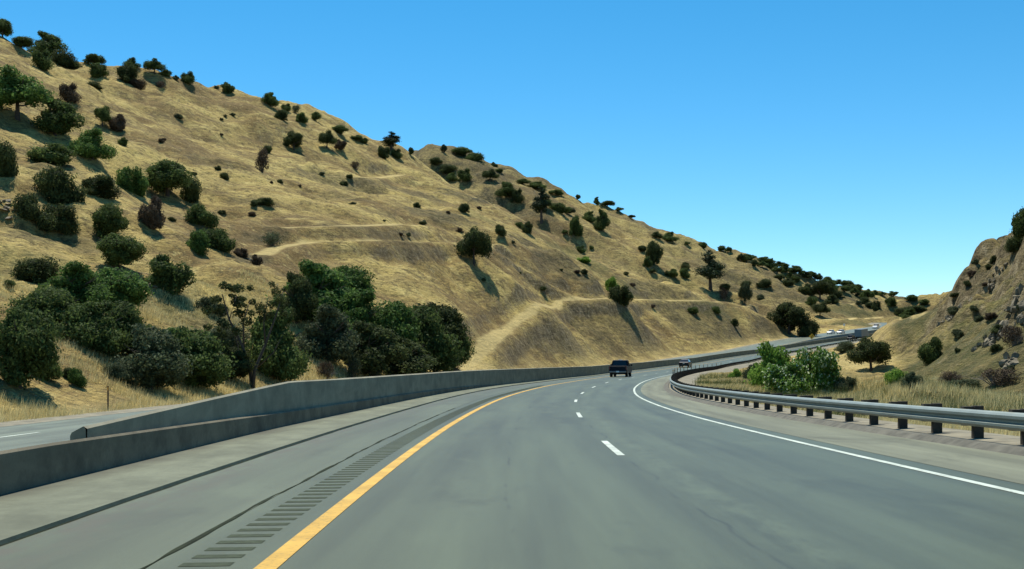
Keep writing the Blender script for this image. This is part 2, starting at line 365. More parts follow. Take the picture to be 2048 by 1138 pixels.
M = dict(
    terrain=mat_terrain(),
    asphalt=mat_road('asphalt', (.066, .080, .043), rough=.5),
    asphalt_old=mat_road('shoulder_asphalt', (.072, .086, .048), rough=.55, opp=True, dirt=True),
    asphalt_opp=mat_road('opposite_asphalt', (.115, .135, .095), rough=.5, opp=True),
    rumble=plain('milled_asphalt_groove_shade', (.050, .061, .037), .9, spec=.15, scale=14),
    tan=mat_road('gravelly_shoulder', (.145, .15, .098), rough=.75, opp=True),
    conc=mat_conc('stained_concrete', (.27, .25, .175), .55),
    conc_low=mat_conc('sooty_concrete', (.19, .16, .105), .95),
    apron=mat_conc('apron_concrete', (.150, .158, .105), .45, toe_dark=(-4.75, .45)),
    white=paint('white_paint', (.52, .57, .49)),
    yellow=paint('yellow_paint', (.58, .34, .055)),
    dirt=plain('shoulder_dirt', (.20, .175, .12), .95, var=.45, scale=1.5),
    dike=plain('asphalt_dike', (.10, .093, .07), .9, var=.4, scale=3),
    steel=plain('galvanised_steel', (.22, .25, .22), .5, .3, var=.12, scale=2),
    wood=plain('creosoted_wood', (.045, .034, .022), .9, var=.4, scale=8),
    seal_and_shade=plain('crack_filler_and_kerb_shade', (.022, .028, .014), .9, spec=.1, var=.5, scale=4),  # fills the crack, and colours the painted kerb shade
    bark=plain('bark', (.065, .05, .038), .95, var=.4, scale=5),
    deadwood=plain('dead_wood', (.19, .165, .14), .95, var=.35, scale=5),
    leaf=mat_leaf('oak_leaves', (.050, .076, .022), (.120, .165, .048), .4),
    leaf2=mat_leaf('live_oak_leaves', (.052, .100, .024), (.125, .205, .050), .4),
    leafd=mat_leaf('juniper_leaves', (.038, .052, .018), (.088, .110, .038), .38),
    leafg=mat_leaf('grey_green_leaves', (.055, .072, .036), (.11, .13, .062), .3),
    leafb=mat_leaf('dry_brown_leaves', (.06, .043, .028), (.125, .09, .055)),
    leafy=mat_leaf('willow_leaves', (.10, .19, .03), (.22, .36, .06), .45),
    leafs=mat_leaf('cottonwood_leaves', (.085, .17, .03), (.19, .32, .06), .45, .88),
    needle=mat_leaf('pine_needles', (.022, .036, .018), (.05, .072, .034)),
    rock=plain('outcrop_rock', (.17, .14, .09), .9, var=.6, scale=1.8),
    rubber=plain('tyre_rubber', (.015, .015, .016), .85),
    glass=plain('dark_glass', (.01, .013, .018), .08, var=.05),
    navy=plain('navy_paint', (.005, .006, .013), .5, .0, .2, var=.05),
    char=plain('charcoal_paint', (.010, .011, .015), .35, .0, .4, var=.05),
    whitep=plain('white_vehicle_paint', (.78, .78, .76), .3, var=.03),
    greyp=plain('grey_box_paint', (.20, .25, .28), .5, var=.08),
    trim=plain('black_trim', (.012, .012, .012), .6),
    chrome=plain('bumper_chrome', (.16, .16, .17), .35, 1, var=.05),
    red=plain('tail_light_red', (.12, .008, .006), .3), rim=plain('alloy_rim', (.35, .35, .36), .35, .8, var=.05),
    signy=plain('sign_yellow', (.80, .42, .02), .5, var=.06), black=plain('sign_black', (.01, .01, .01), .6),
    brownp=plain('weathered_marker', (.10, .06, .035), .8), amber=plain('amber_reflector', (.7, .3, .03), .3),
)
# ------------------------------------------------------------------ terrain sheet
def raycast(px, row, y0=8, y1=1100, tol=0):
    Y = y0 * 1.006 ** np.arange(0, int(math.log(y1 / y0) / math.log(1.006)))
    X = (px - 1024) / F * Y; Zr = H0 + (YH - row) / F * Y; c = Zr - hfast(X, Y)
    b = np.nonzero(c < 0)[0]
    if len(b) == 0:
        g = c / Y; i = int(np.argmin(g)); return X[i], Y[i], float(hfast(X[i:i + 1], Y[i:i + 1])[0])
    i = b[0]; j = max(i - 1, 0); t = c[j] / (c[j] - c[i] + 1e-9); y = Y[j] + (Y[i] - Y[j]) * t
    x = (px - 1024) / F * y; return x, y, float(hfast(np.array([x]), np.array([y]))[0])
# tessellation in bearing and distance; hfast reads heights back off it
U = np.concatenate([np.arange(-1.1, -.52, .012), np.arange(-.52, .56, .0019), np.arange(.56, 1.1, .012)])
YR = 4 * 1.0052 ** np.arange(0, int(math.log(1290 / 4) / math.log(1.0052)))
GU, GY = np.meshgrid(U, YR); GX = GU * GY
GZ = height(GX, GY)
_lr = math.log(1.0052)
def hfast(X, Y):
    X = np.asarray(X, float); Y = np.asarray(Y, float)
    fu = np.interp(X / Y, U, np.arange(len(U))); fy = np.clip(np.log(np.maximum(Y, 4.001) / 4) / _lr, 0, len(YR) - 1.001)
    i = np.clip(fu.astype(int), 0, len(U) - 2); j = fy.astype(int); a = fu - i; b = fy - j
    return (GZ[j, i] * (1 - a) + GZ[j, i + 1] * a) * (1 - b) + (GZ[j + 1, i] * (1 - a) + GZ[j + 1, i + 1] * a) * b
PATH = np.zeros_like(GZ); ROCK = np.zeros_like(GZ); GREEN = np.zeros_like(GZ)
def bench(pts, wid, depth=1.0, pale=1.0, pw=.75):
    P = []
    for (a, b), (c, d) in zip(pts[:-1], pts[1:]):
        for t in np.linspace(0, 1, max(2, int(math.hypot(c - a, d - b) / 12)), endpoint=False):
            P.append(raycast(a + (c - a) * t, b + (d - b) * t))
    P = np.array(P)
    for k in range(3):
        Q = P.copy(); Q[1:-1] = (P[:-2] + P[2:] + 2 * P[1:-1]) / 4; P = Q
    lo = P.min(0) - wid * 4; hi = P.max(0) + wid * 4
    sel = (GX > lo[0]) & (GX < hi[0]) & (GY > lo[1]) & (GY < hi[1]); x = GX[sel]; y = GY[sel]
    best = np.full(x.shape, 1e9); bz = np.zeros(x.shape)
    for p, q in zip(P[:-1], P[1:]):
        d = q[:2] - p[:2]; L2 = d @ d + 1e-9; t = np.clip(((x - p[0]) * d[0] + (y - p[1]) * d[1]) / L2, 0, 1)
        r = np.hypot(x - p[0] - t * d[0], y - p[1] - t * d[1]); m = r < best; best[m] = r[m]; bz[m] = (p[2] + t * (q[2] - p[2]))[m]
    k = depth * (1 - sstep(wid * .55, wid * 1.9, best)); GZ[sel] = GZ[sel] * (1 - k) + bz * k
    PATH[sel] = np.maximum(PATH[sel], pale * (1 - sstep(pw * .5, pw * 1.2, best + fbm(x, y, 5, 3, 8) * pw * .6)))
bench([(522, 512), (560, 492), (620, 485), (760, 482), (905, 486), (1000, 490)], 2.6, pw=1.5)
bench([(932, 742), (960, 705), (1000, 664), (1060, 624), (1130, 600)], 2.0, .5, 1.0, 1.15)
bench([(1125, 601), (1200, 597), (1320, 600), (1450, 604), (1515, 612)], 2.2, .8)
bench([(560, 455), (680, 452), (800, 449), (860, 452)], 2.5, .8, .9, 1.3)
bench([(640, 350), (720, 356), (790, 352), (812, 348)], 3, .8, .9, 1.6)
bench([(985, 500), (1060, 545), (1120, 582), (1160, 596)], 2, .7, .6)
bench([(1650, 607), (1735, 608)], 4, .7, 1, 1.6); bench([(1650, 640), (1700, 637), (1775, 634)], 4, .7, 1, 1.6); bench([(1800, 632), (1850, 633)], 4, .6, .8)
def patch(px, row, rx, ry, st=1.0, lay=None, dep=1.0):
    x, y, z = raycast(px, row); a = rx * y / F; b = ry * y / F * 1.4 + 1; c = max(a * dep, 8)
    d = np.sqrt(((GX - x) / a) ** 2 + ((GZ - z) / b) ** 2 + ((GY - y) / c) ** 2) + fbm(GX, GY, a * .5 + 3, 4, int(px)) * .9
    L = ROCK if lay is None else lay; np.maximum(L, st * (1 - sstep(.6, 1.25, d)), out=L)
for a in [(690, 362, 95, 14, .75), (790, 378, 90, 15, .75), (660, 395, 60, 10, .5), (880, 432, 110, 12, .85), (760, 425, 80, 6, .5), (740, 466, 150, 7, .55), (1070, 495, 90, 22, .9),
          (1150, 535, 130, 38, .9), (1290, 575, 110, 20, .85), (1180, 660, 150, 34, .7), (1240, 640, 120, 28, .6), (1400, 640, 170, 30, .85), (1530, 650, 60, 30, .9), (430, 330, 60, 14, .4), (330, 240, 90, 16, .35),
          (520, 400, 60, 12, .5), (530, 475, 40, 16, .6), (420, 470, 40, 20, .4), (70, 470, 70, 30, .7), (90, 330, 60, 16, .5), (180, 480, 50, 30, .5), (620, 310, 60, 12, .35),
          (330, 590, 60, 30, .6), (420, 650, 70, 22, .7), (300, 420, 60, 20, .45), (1000, 690, 60, 18, .3), (1120, 680, 120, 25, .45), (500, 520, 30, 14, .8), (860, 400, 40, 10, .6)]:
    patch(*a)
for a in [(890, 335, 70, 22, 1), (950, 360, 80, 24, 1), (1000, 400, 70, 26, 1), (1060, 425, 60, 22, .9), (930, 390, 60, 20, 1), (1700, 590, 60, 14, 1), (1715, 625, 75, 14, 1), (1740, 650, 80, 12, 1), (1840, 640, 50, 20, 1), (1600, 600, 50, 20, .9), (1380, 520, 60, 16, .6), (1560, 560, 70, 14, .6)]:
    patch(*a)
    if a[0] > 1690: patch(*a[:4], .55, lay=GREEN)
for a in [(1170, 520, 110, 25, .7), (1250, 570, 60, 20, .6), (1440, 620, 80, 12, .5), (1350, 560, 50, 14, .5), (960, 430, 80, 12, .5), (380, 610, 80, 30, .5), (60, 540, 90, 30, .5)]: patch(*a, lay=GREEN)
_s, _o = road_coords(GX.ravel(), GY.ravel()); GS = _s.reshape(GX.shape); GO = _o.reshape(GX.shape)
farm = sstep(440, 540, GY)
ROCK = np.maximum(ROCK, farm * (.55 + fbm(GX, GY, 60, 4, 41) * .9).clip(0, .9))
rt = sstep(8, 16, GO) * sstep(.336, .356, GU + fbm(GX, GY, 12, 3, 12) * .02) * (GY < 480); ROCK = np.maximum(ROCK, rt * (.95 + fbm(GX, GY, 20, 3, 9) * .5).clip(.6, 1))
GREEN = np.maximum(GREEN, rt * (.25 + fbm(GX, GY, 16, 3, 29) * 1.2).clip(0, .6)); GREEN = np.maximum(GREEN, ((GO > 6) & (GO < 22) & (GS < 150)) * (.12 + fbm(GX, GY, 7, 3, 5) * 1.2).clip(0, .6))
PATH = np.maximum(PATH, sstep(4, 9, GO - 8) * (1 - rt) * (.45 + fbm(GX, GY, 15, 3, 2)).clip(0, .7) * (GY < 420))
PATH = np.maximum(PATH, (GO < -18.6) * (1 - sstep(19.5, 27, -GO + fbm(GX, GY, 6, 3, 3) * 5)) * .6 * (GY < 420))
nr, nc = GZ.shape; idx = np.arange(nr * nc).reshape(nr, nc)
q = np.stack([idx[:-1, :-1], idx[:-1, 1:], idx[1:, 1:], idx[1:, :-1]], -1).reshape(-1, 4)
me = mesh_np('hills', np.stack([GX, GY, GZ], -1), q, smooth=True)
ca = me.color_attributes.new('mask', 'FLOAT_COLOR', 'POINT')
ca.data.foreach_set('color', np.stack([PATH, ROCK, GREEN, np.ones_like(GZ)], -1).astype(np.float32).ravel())
tag(link('hills', me, M['terrain']), kind='structure', label='dry golden grass hills and the valley floor between them')
g = MB().add([(-6000, -3000, -9), (6000, -3000, -9), (6000, 6000, -9), (-6000, 6000, -9)], [(0, 1, 2, 3)]).build('ground', M['dirt']); tag(g, kind='structure')
g = MB().add([(-60, -60, -.9), (60, -60, -.9), (60, 6, -.9), (-60, 6, -.9)], [(0, 1, 2, 3)]).build('ground', M['dirt']); tag(g, kind='structure')
# ------------------------------------------------------------------ road, strips and markings swept along the road line
def sweep(name, prof, s0, s1, mat, ds=1.0, kind='structure', closed=False, caps=False, parent=None, smooth=False):
    """prof(s) -> list of (offset, height); the strip follows the road line."""
    S = np.arange(s0, s1 + 1e-6, ds); A = np.array([prof(s) for s in S]); n = A.shape[1]
    V = road(np.repeat(S[:, None], n, 1), A[..., 0], A[..., 1])
    m_ = len(S); ix = np.arange(m_ * n).reshape(m_, n); nn = n if closed else n - 1
    Q = np.concatenate([np.stack([ix[:-1, k], ix[1:, k], ix[1:, (k + 1) % n], ix[:-1, (k + 1) % n]], -1) for k in range(nn)])
    me = mesh_np(name, V, Q, smooth=smooth)
    # distances along the profile give uv
    uv = me.uv_layers.new(name='UVMap'); d = np.cumsum(np.hypot(*(np.diff(np.concatenate([A[:, :1], A], 1), axis=1)).transpose(2, 0, 1)), 1) + A[:, :1, 0]
    li = np.empty(len(me.loops), np.int32); me.loops.foreach_get('vertex_index', li)
    uv.data.foreach_set('uv', np.stack([d.ravel()[li], np.repeat(S, n)[li]], -1).astype(np.float32).ravel())
    o = link(name, me, mat, parent)
    if kind: tag(o, kind=kind)
    return o
ow = lambda s: 2.854 + .794 * np.clip(1 - (s + 0) / 70, 0, 1.1)
orl = lambda s: 5.42 + 1.252 * np.clip(1 - s / 70, 0, 1.1)
okb = -5.682
S0, S1 = -24, 620
sweep('road', lambda s: [(o, 0) for o in (okb - .3, -3.4, 0, float(ow(s)), float(ow(s)) + .45)], S0, S1, M['asphalt'])
sweep('left_shoulder', lambda s: [(okb - .2, .004), (-4.22, .004)], S0, S1, M['asphalt_old'])
sweep('right_shoulder', lambda s: [(float(ow(s)) + .42, .004), (float(orl(s)) - .42, .004)], S0, S1, M['tan'])
sweep('dirt_verge', lambda s: [(float(orl(s)) - .5, -.01), (float(orl(s)) - .1, .06), (float(orl(s)) + .6, .10), (float(orl(s)) + 1.6, .02), (float(orl(s)) + 3.2, -.35)], S0, S1, M['dirt'])
sweep('asphalt_dike', lambda s: [(float(orl(s)) - .62, .0), (float(orl(s)) - .46, .085), (float(orl(s)) - .30, .095), (float(orl(s)) - .22, .02)], S0, S1, M['dike'])
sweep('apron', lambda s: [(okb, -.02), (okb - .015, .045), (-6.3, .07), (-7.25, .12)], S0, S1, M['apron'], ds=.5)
sweep('opposite_road', lambda s: [(-7.2, -.3), (-8.0, 0), (-12, 0), (-16, 0), (-18.7, -.0)], S0, S1, M['asphalt_opp'])
sweep('opposite_verge', lambda s: [(-18.6, .003), (-19.4, .02), (-20.6, -.05), (-23, -.5)], S0, S1, M['dirt'])
sweep('lane_marking', lambda s: [(-3.445, .005), (-3.285, .005)], S0, S1, M['yellow'])
sweep('lane_marking', lambda s: [(float(ow(s)) - .06, .005), (float(ow(s)) + .06, .005)], S0, S1, M['white'])
sweep('lane_marking', lambda s: [(-9.0, .006), (-8.86, .006)], S0, S1, M['yellow'])
def dashes(off, wd, s_first, per, ln, n, h):
    V = []; Q = []
    for k in range(n):
        a = s_first + per * k; ss = np.linspace(a, a + ln, 5); b = len(V)
        for s_ in ss: V.append(road(s_, off - wd / 2, h)); V.append(road(s_, off + wd / 2, h))
        Q += [(b + 2 * i, b + 2 * i + 1, b + 2 * i + 3, b + 2 * i + 2) for i in range(4)]
    return mesh_np('lane_marking', V, Q)
me = dashes(0, .12, 14.135 - 1.85 - 14.63 * 2, 14.63, 3.66, 44, .005)
tag(link('lane_marking', me, M['white']), kind='structure')
me = dashes(-16.0, .13, -20, 14.63, 3.66, 43, .007); tag(link('lane_marking', me, M['white']), kind='structure')
V = []; Q = []
for s_ in np.arange(-10, 75, .335):
    b = len(V); V += [road(s_, -4.0, .003), road(s_, -3.64, .003), road(s_ + .15, -3.64, .003), road(s_ + .15, -4.0, .003)]; Q.append((b, b + 1, b + 2, b + 3))  # flat bars: milled asphalt tone with the groove shadow put into the colour
tag(link('rumble_strip', mesh_np('rumble_strip', V, Q), M['rumble']), kind='structure')
rs = random.Random(3)
def crack(off, s0, s1, wd, h=.0065, wob=.05):
    S = np.arange(s0, s1, .12); c = off + vnoise(S * .6, S * 0, 5) * wob * 2 + vnoise(S * 3.1, S * 0, 6) * wob * .7; wv = wd * (.7 + vnoise(S * 1.7, S * 0, 7) * 1.1).clip(.12, 2)
    V = np.stack([road(S, c - wv / 2, h), road(S, c + wv / 2, h)], 1).reshape(-1, 3); i = np.arange(len(S) - 1) * 2
    return mesh_np('crack_seal', V, np.stack([i, i + 1, i + 3, i + 2], -1))
sweep('kerb_shade_strip', lambda s: [(okb - .01, .009), (okb + float(.010 + .030 * vnoise(np.array([s * .9]), np.array([0.]), 4)[0]), .009)], S0, 200, M['seal_and_shade'])  # dark strip painting in the shade of the kerb face
tag(link('crack_seal', crack(-4.23, -8, 34, .045, wob=.018), M['seal_and_shade']), kind='structure')
# ------------------------------------------------------------------ median barrier: low wall in front, taller wall behind it
of = lambda s: float(np.interp(s, [-30, 20, 60, 700], [-7.0, -7.0, -6.52, -6.50]))
lh = lambda s: float(np.interp(s, [-30, 8, 20, 38, 60, 75], [.55, .54, .42, .34, .24, .12]))
b0 = empty('median_barrier', tuple(road(20, -7.1))); b0.location = (0, 0, 0)
tag(b0, 'long grey concrete median barrier curving right between the two carriageways', 'barrier')
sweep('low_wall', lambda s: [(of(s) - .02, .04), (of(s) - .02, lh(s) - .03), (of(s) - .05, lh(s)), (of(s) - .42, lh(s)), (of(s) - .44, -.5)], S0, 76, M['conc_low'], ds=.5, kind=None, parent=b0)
uh = lambda s: float(np.interp(s, [9.2, 21.5, 45, 90, 700], [.66, 1.10, 1.10, 1.2, 1.22]))
ub = lambda s: float(np.interp(s, [9, 60, 70], [.3, .1, .0]))
uo = lambda s: of(s) - float(np.interp(s, [9, 60, 80], [.13, .07, .0]))
w1 = sweep('high_wall', lambda s: [(uo(s), 0.02), (uo(s), uh(s) - .03), (uo(s) - .05, uh(s)), (uo(s) - .20, uh(s)), (uo(s) - .22, uh(s) - .03), (uo(s) - .22, -.5)], 9.3, 600, M['conc'], ds=.5, kind=None, parent=b0)
P = [road(9.3, o_, h_) for o_, h_ in [(uo(9.3), .02), (uo(9.3) - .02, .63), (uo(9.3) - .05, .66), (uo(9.3) - .20, .66), (uo(9.3) - .22, .63), (uo(9.3) - .22, -.5)]]
MB().add(P, [(0, 1, 2, 3, 4, 5)]).build('wall_end', M['conc'], b0)
# ------------------------------------------------------------------ guardrail
gr = empty('guardrail'); tag(gr, 'galvanised steel guardrail on dark wooden posts along the right shoulder', 'guardrail')
T = .60
wprof = [(.0, T), (-.045, T - .02), (-.083, T - .055), (-.083, T - .10), (-.02, T - .14), (-.02, T - .17), (-.083, T - .20), (-.083, T - .24), (-.045, T - .27), (.0, T - .29)]
wb = lambda s: [(float(orl(s)) + a - .11, b) for a, b in wprof] + [(float(orl(s)) + a - .105, b) for a, b in wprof[::-1]]
sweep('steel_beam', wb, -22, 470, M['steel'], ds=.6, kind=None, closed=True, parent=gr)
ps = np.arange(-2.2, 470, 1.905)
def post_mb(mb, s_):
    o_ = float(orl(s_)); P = road(s_, o_ + .17); t = float(np.interp(s_, SS, RT))
    mb.box((P[0], P[1], P[2] + .24), (.16, .16, .82), -t)
    P = road(s_, o_ - .01); mb.box((P[0], P[1], P[2] + .47), (.19, .14, .34), -t)
vis = [s_ for s_ in ps if s_ > 8][:98]
for s_ in vis:
    mb = MB(); post_mb(mb, s_); mb.build('post', M['wood'], gr)
mb = MB()
for s_ in ps:
    if s_ not in vis: post_mb(mb, s_)
tag(mb.build('post', M['wood'], gr), kind='stuff')
# ------------------------------------------------------------------ foliage
def ico(sub=2):
    import bmesh
    bm = bmesh.new(); bmesh.ops.create_icosphere(bm, subdivisions=sub, radius=1); V = np.array([v.co[:] for v in bm.verts]); Fc = np.array([[v.index for v in f.verts] for f in bm.faces]); bm.free(); return V, Fc
IV, IF = ico(2)
def foliage(name, seed, lobes, n, size, core=.74, flat=.0, droop=0):
    rg = np.random.default_rng(seed); VV = []; TT = []; QQ = []; b = 0
    vol = np.array([l[3] * l[4] + l[3] * l[5] for l in lobes]); cnt = (n * vol / vol.sum()).astype(int)
    for (cx, cy, cz_, rx, ry, rz), m_ in zip(lobes, cnt):
        c = np.array([cx, cy, cz_]); r = np.array([rx, ry, rz])
        if core > 0:
            nz = 1 + .30 * (vnoise(IV[:, 0] * 2.3 + seed, IV[:, 1] * 2.3 + IV[:, 2] * 1.7, seed) * 2)
            VV.append(c + IV * r * core * nz[:, None]); TT.append(IF + b); b += len(IV)
        d = rg.normal(size=(m_, 3)); d /= np.linalg.norm(d, axis=1)[:, None]
        clump = .82 + .42 * vnoise(d[:, 0] * 2.6 + cx * 3 + seed, d[:, 1] * 2.6 + d[:, 2] * 2.1, seed + 5) * 2 * .6
        rad = clump * (1 - rg.random(m_) ** 2 * .38 + .06 * rg.random(m_) + .45 * rg.random(m_) ** 9)
        p = c + d * r * rad[:, None]
        nrm = d + rg.normal(size=(m_, 3)) * .75; nrm[:, 2] += .2; nrm /= np.linalg.norm(nrm, axis=1)[:, None]
        a = np.cross(nrm, rg.normal(size=(m_, 3))); a /= np.linalg.norm(a, axis=1)[:, None] + 1e-9; e = np.cross(nrm, a)
        sz = size * rg.uniform(.55, 1.3, m_)[:, None]
        q_ = np.stack([p - a * sz, p - e * sz * .55, p + a * sz, p + e * sz * .55], 1)
        VV.append(q_.reshape(-1, 3)); QQ.append(np.arange(m_ * 4).reshape(-1, 4) + b); b += m_ * 4
    return mesh_np(name, np.concatenate(VV), np.concatenate(QQ) if QQ else None, np.concatenate(TT) if TT else None)
def crown_lobes(seed, w, h, z0, n, squash=.75, gap=0):
    rg = random.Random(seed); L = []
    for k in range(n):
        a = rg.random() * 6.283; t = rg.random() ** .6; zz = rg.random()
        rad = w / 2 * .72 * t * math.sqrt(max(.12, 1 - (zz * .85) ** 2))
        r = w * rg.choice((.11, .15, .19, .24, .27))
        L.append((rad * math.cos(a), rad * math.sin(a), z0 + r * .5 + zz * (h - r * 1.5), r * rg.uniform(.9, 1.2), r * rg.uniform(.9, 1.2), r * squash * rg.uniform(.8, 1.1)))
    return L
def trunk_mesh(seed, H, r, w, lean=0, nb=6, z_fork=.35):
    rg = random.Random(seed); mb = MB(); top = (lean, 0, H)
    mb.tube([(0, 0, -.5), (lean * .1, 0, H * .15), (lean * .35, rg.uniform(-.1, .1), H * z_fork), (lean * .7, 0, H * .7), top], [r * 1.35, r, r * .8, r * .45, r * .15], 8)
    for k in range(nb):
        a = 6.283 * k / nb + rg.random(); z = H * rg.uniform(z_fork, .7); L = w * rg.uniform(.3, .46); e = rg.uniform(.25, .9)
        p0 = (lean * z / H, 0, z); p1 = (p0[0] + L * .5 * math.cos(a), L * .5 * math.sin(a), z + L * .35 * e); p2 = (p0[0] + L * math.cos(a), L * math.sin(a), z + L * e)
        mb.tube([p0, p1, p2], [r * .45, r * .3, r * .1], 6)
        q = (p1[0] + L * .4 * math.cos(a + .8), p1[1] + L * .4 * math.sin(a + .8), p1[2] + L * .4 * e); mb.tube([p1, q], [r * .22, r * .06], 5)
    me = bpy.data.meshes.new('trunk'); me.from_pydata(mb.v, [], mb.f); me.update(); me.materials.append(M['bark']); return me
LIB = {}
# oaks: nominal 6 m wide, 5 m tall.  shrubs: nominal 3 m wide, 2 m tall
for i in range(4):
    LIB['oak', i] = (foliage('crown', 10 + i, crown_lobes(10 + i, 6.4, (4.9, 4.9, 4.6, 3.9)[i], (.1, .2, .5, 1.2)[i], 17), 17000, .135, .40), trunk_mesh(i, 3.6, .2, 6))
for i in range(5):
    LIB['shrub', i] = (foliage('foliage', 30 + i, crown_lobes(30 + i, 3.3, 2.25, -.2, 13, .85), 10000, .080, .45), None)
for i in range(2):
    L = []; rg = random.Random(70 + i)
    for k in range(13):
        z = 2.6 + k * .36; rr = 1.5 * (1 - (k / 13.) ** 1.6) * rg.uniform(.6, 1.1) + .3; a = rg.random() * 6.28
        L.append((rr * .5 * math.cos(a), rr * .5 * math.sin(a), z, rr * .75, rr * .75, rr * .45))
    LIB['pine', i] = (foliage('crown', 50 + i, L, 4500, .13, .45), trunk_mesh(60 + i, 7.0, .2, 2.4, .15, 8, .3))
for i in range(2):   # sparse brown shrub
    mb = MB(); rg = random.Random(80 + i)
    for k in range(26):
        a = rg.random() * 6.28; t = rg.uniform(.2, 1.2); l_ = rg.uniform(1.0, 2.1)
        p1 = (math.sin(t) * math.cos(a) * l_ * .5, math.sin(t) * math.sin(a) * l_ * .5, l_ * .5 * math.cos(t * .7)); p2 = (math.sin(t) * math.cos(a) * l_, math.sin(t) * math.sin(a) * l_, l_ * math.cos(t) * .9 + .1)
        mb.tube([(0, 0, -.2), p1, p2], [.03, .018, .006], 4)
        for _ in range(3):
            b = rg.random() * 6.28; mb.tube([p1, (p1[0] + .5 * math.cos(b), p1[1] + .5 * math.sin(b), p1[2] + rg.uniform(.2, .6))], [.014, .004], 3)
    me = bpy.data.meshes.new('branches'); me.from_pydata(mb.v, [], mb.f); me.update(); me.materials.append(M['deadwood'])
    LIB['dead', i] = (foliage('foliage', 90 + i, crown_lobes(90 + i, 3, 2.0, .1, 9, .9), 2600, .07, 0), me)
MC = {}
def mat_mesh(kind, i, mat):          # the same shape in another leaf colour shares no data, but each colour is made once
    k = (kind, i, mat)
    if k not in MC:
        me = LIB[kind, i][0].copy(); me.materials.clear(); me.materials.append(M[mat]); MC[k] = me
    return MC[k]
NOM = dict(oak=(6., 5.1), shrub=(3., 2.1), pine=(2.6, 7.4), dead=(3., 2.1))
NAMES = dict(oak='oak_tree', shrub='shrub', pine='pine_tree', dead='dry_shrub')
prng = random.Random(5)
def plant(kind, px, row, w_px, h_px, mat, label, group=None, i=None, y0=20, pos=None, name=None, cat=None, sink=.0):
    x, y, z = pos or raycast(px, row, y0); y = float(y); x = float(x); z = float(z)
    i = prng.randrange(sum(1 for k in LIB if k[0] == kind)) if i is None else i
    sx = w_px * y / F / NOM[kind][0]; sz = h_px * y / F / NOM[kind][1]; rz = prng.random() * 6.28
    c = cat or {'oak': 'tree', 'pine': 'tree', 'shrub': 'bush', 'dead': 'bush'}[kind]
    cm = mat_mesh(kind, i, mat); tm = LIB[kind, i][1]; nm = name or NAMES[kind]
    if tm is None:
        o = link(nm, cm); o.location = (x, y, z - sink); o.rotation_euler = (0, 0, rz); o.scale = (sx, sx, sz)
    else:
        o = empty(nm, (x, y, z - .05 - sink), rz); o.scale = (sx, sx, sz); a = link('crown' if kind in ('oak', 'pine') else 'foliage', cm, parent=o); b = link('trunk' if kind in ('oak', 'pine') else 'branches', tm, parent=o)
    tag(o, label, c, group); return o
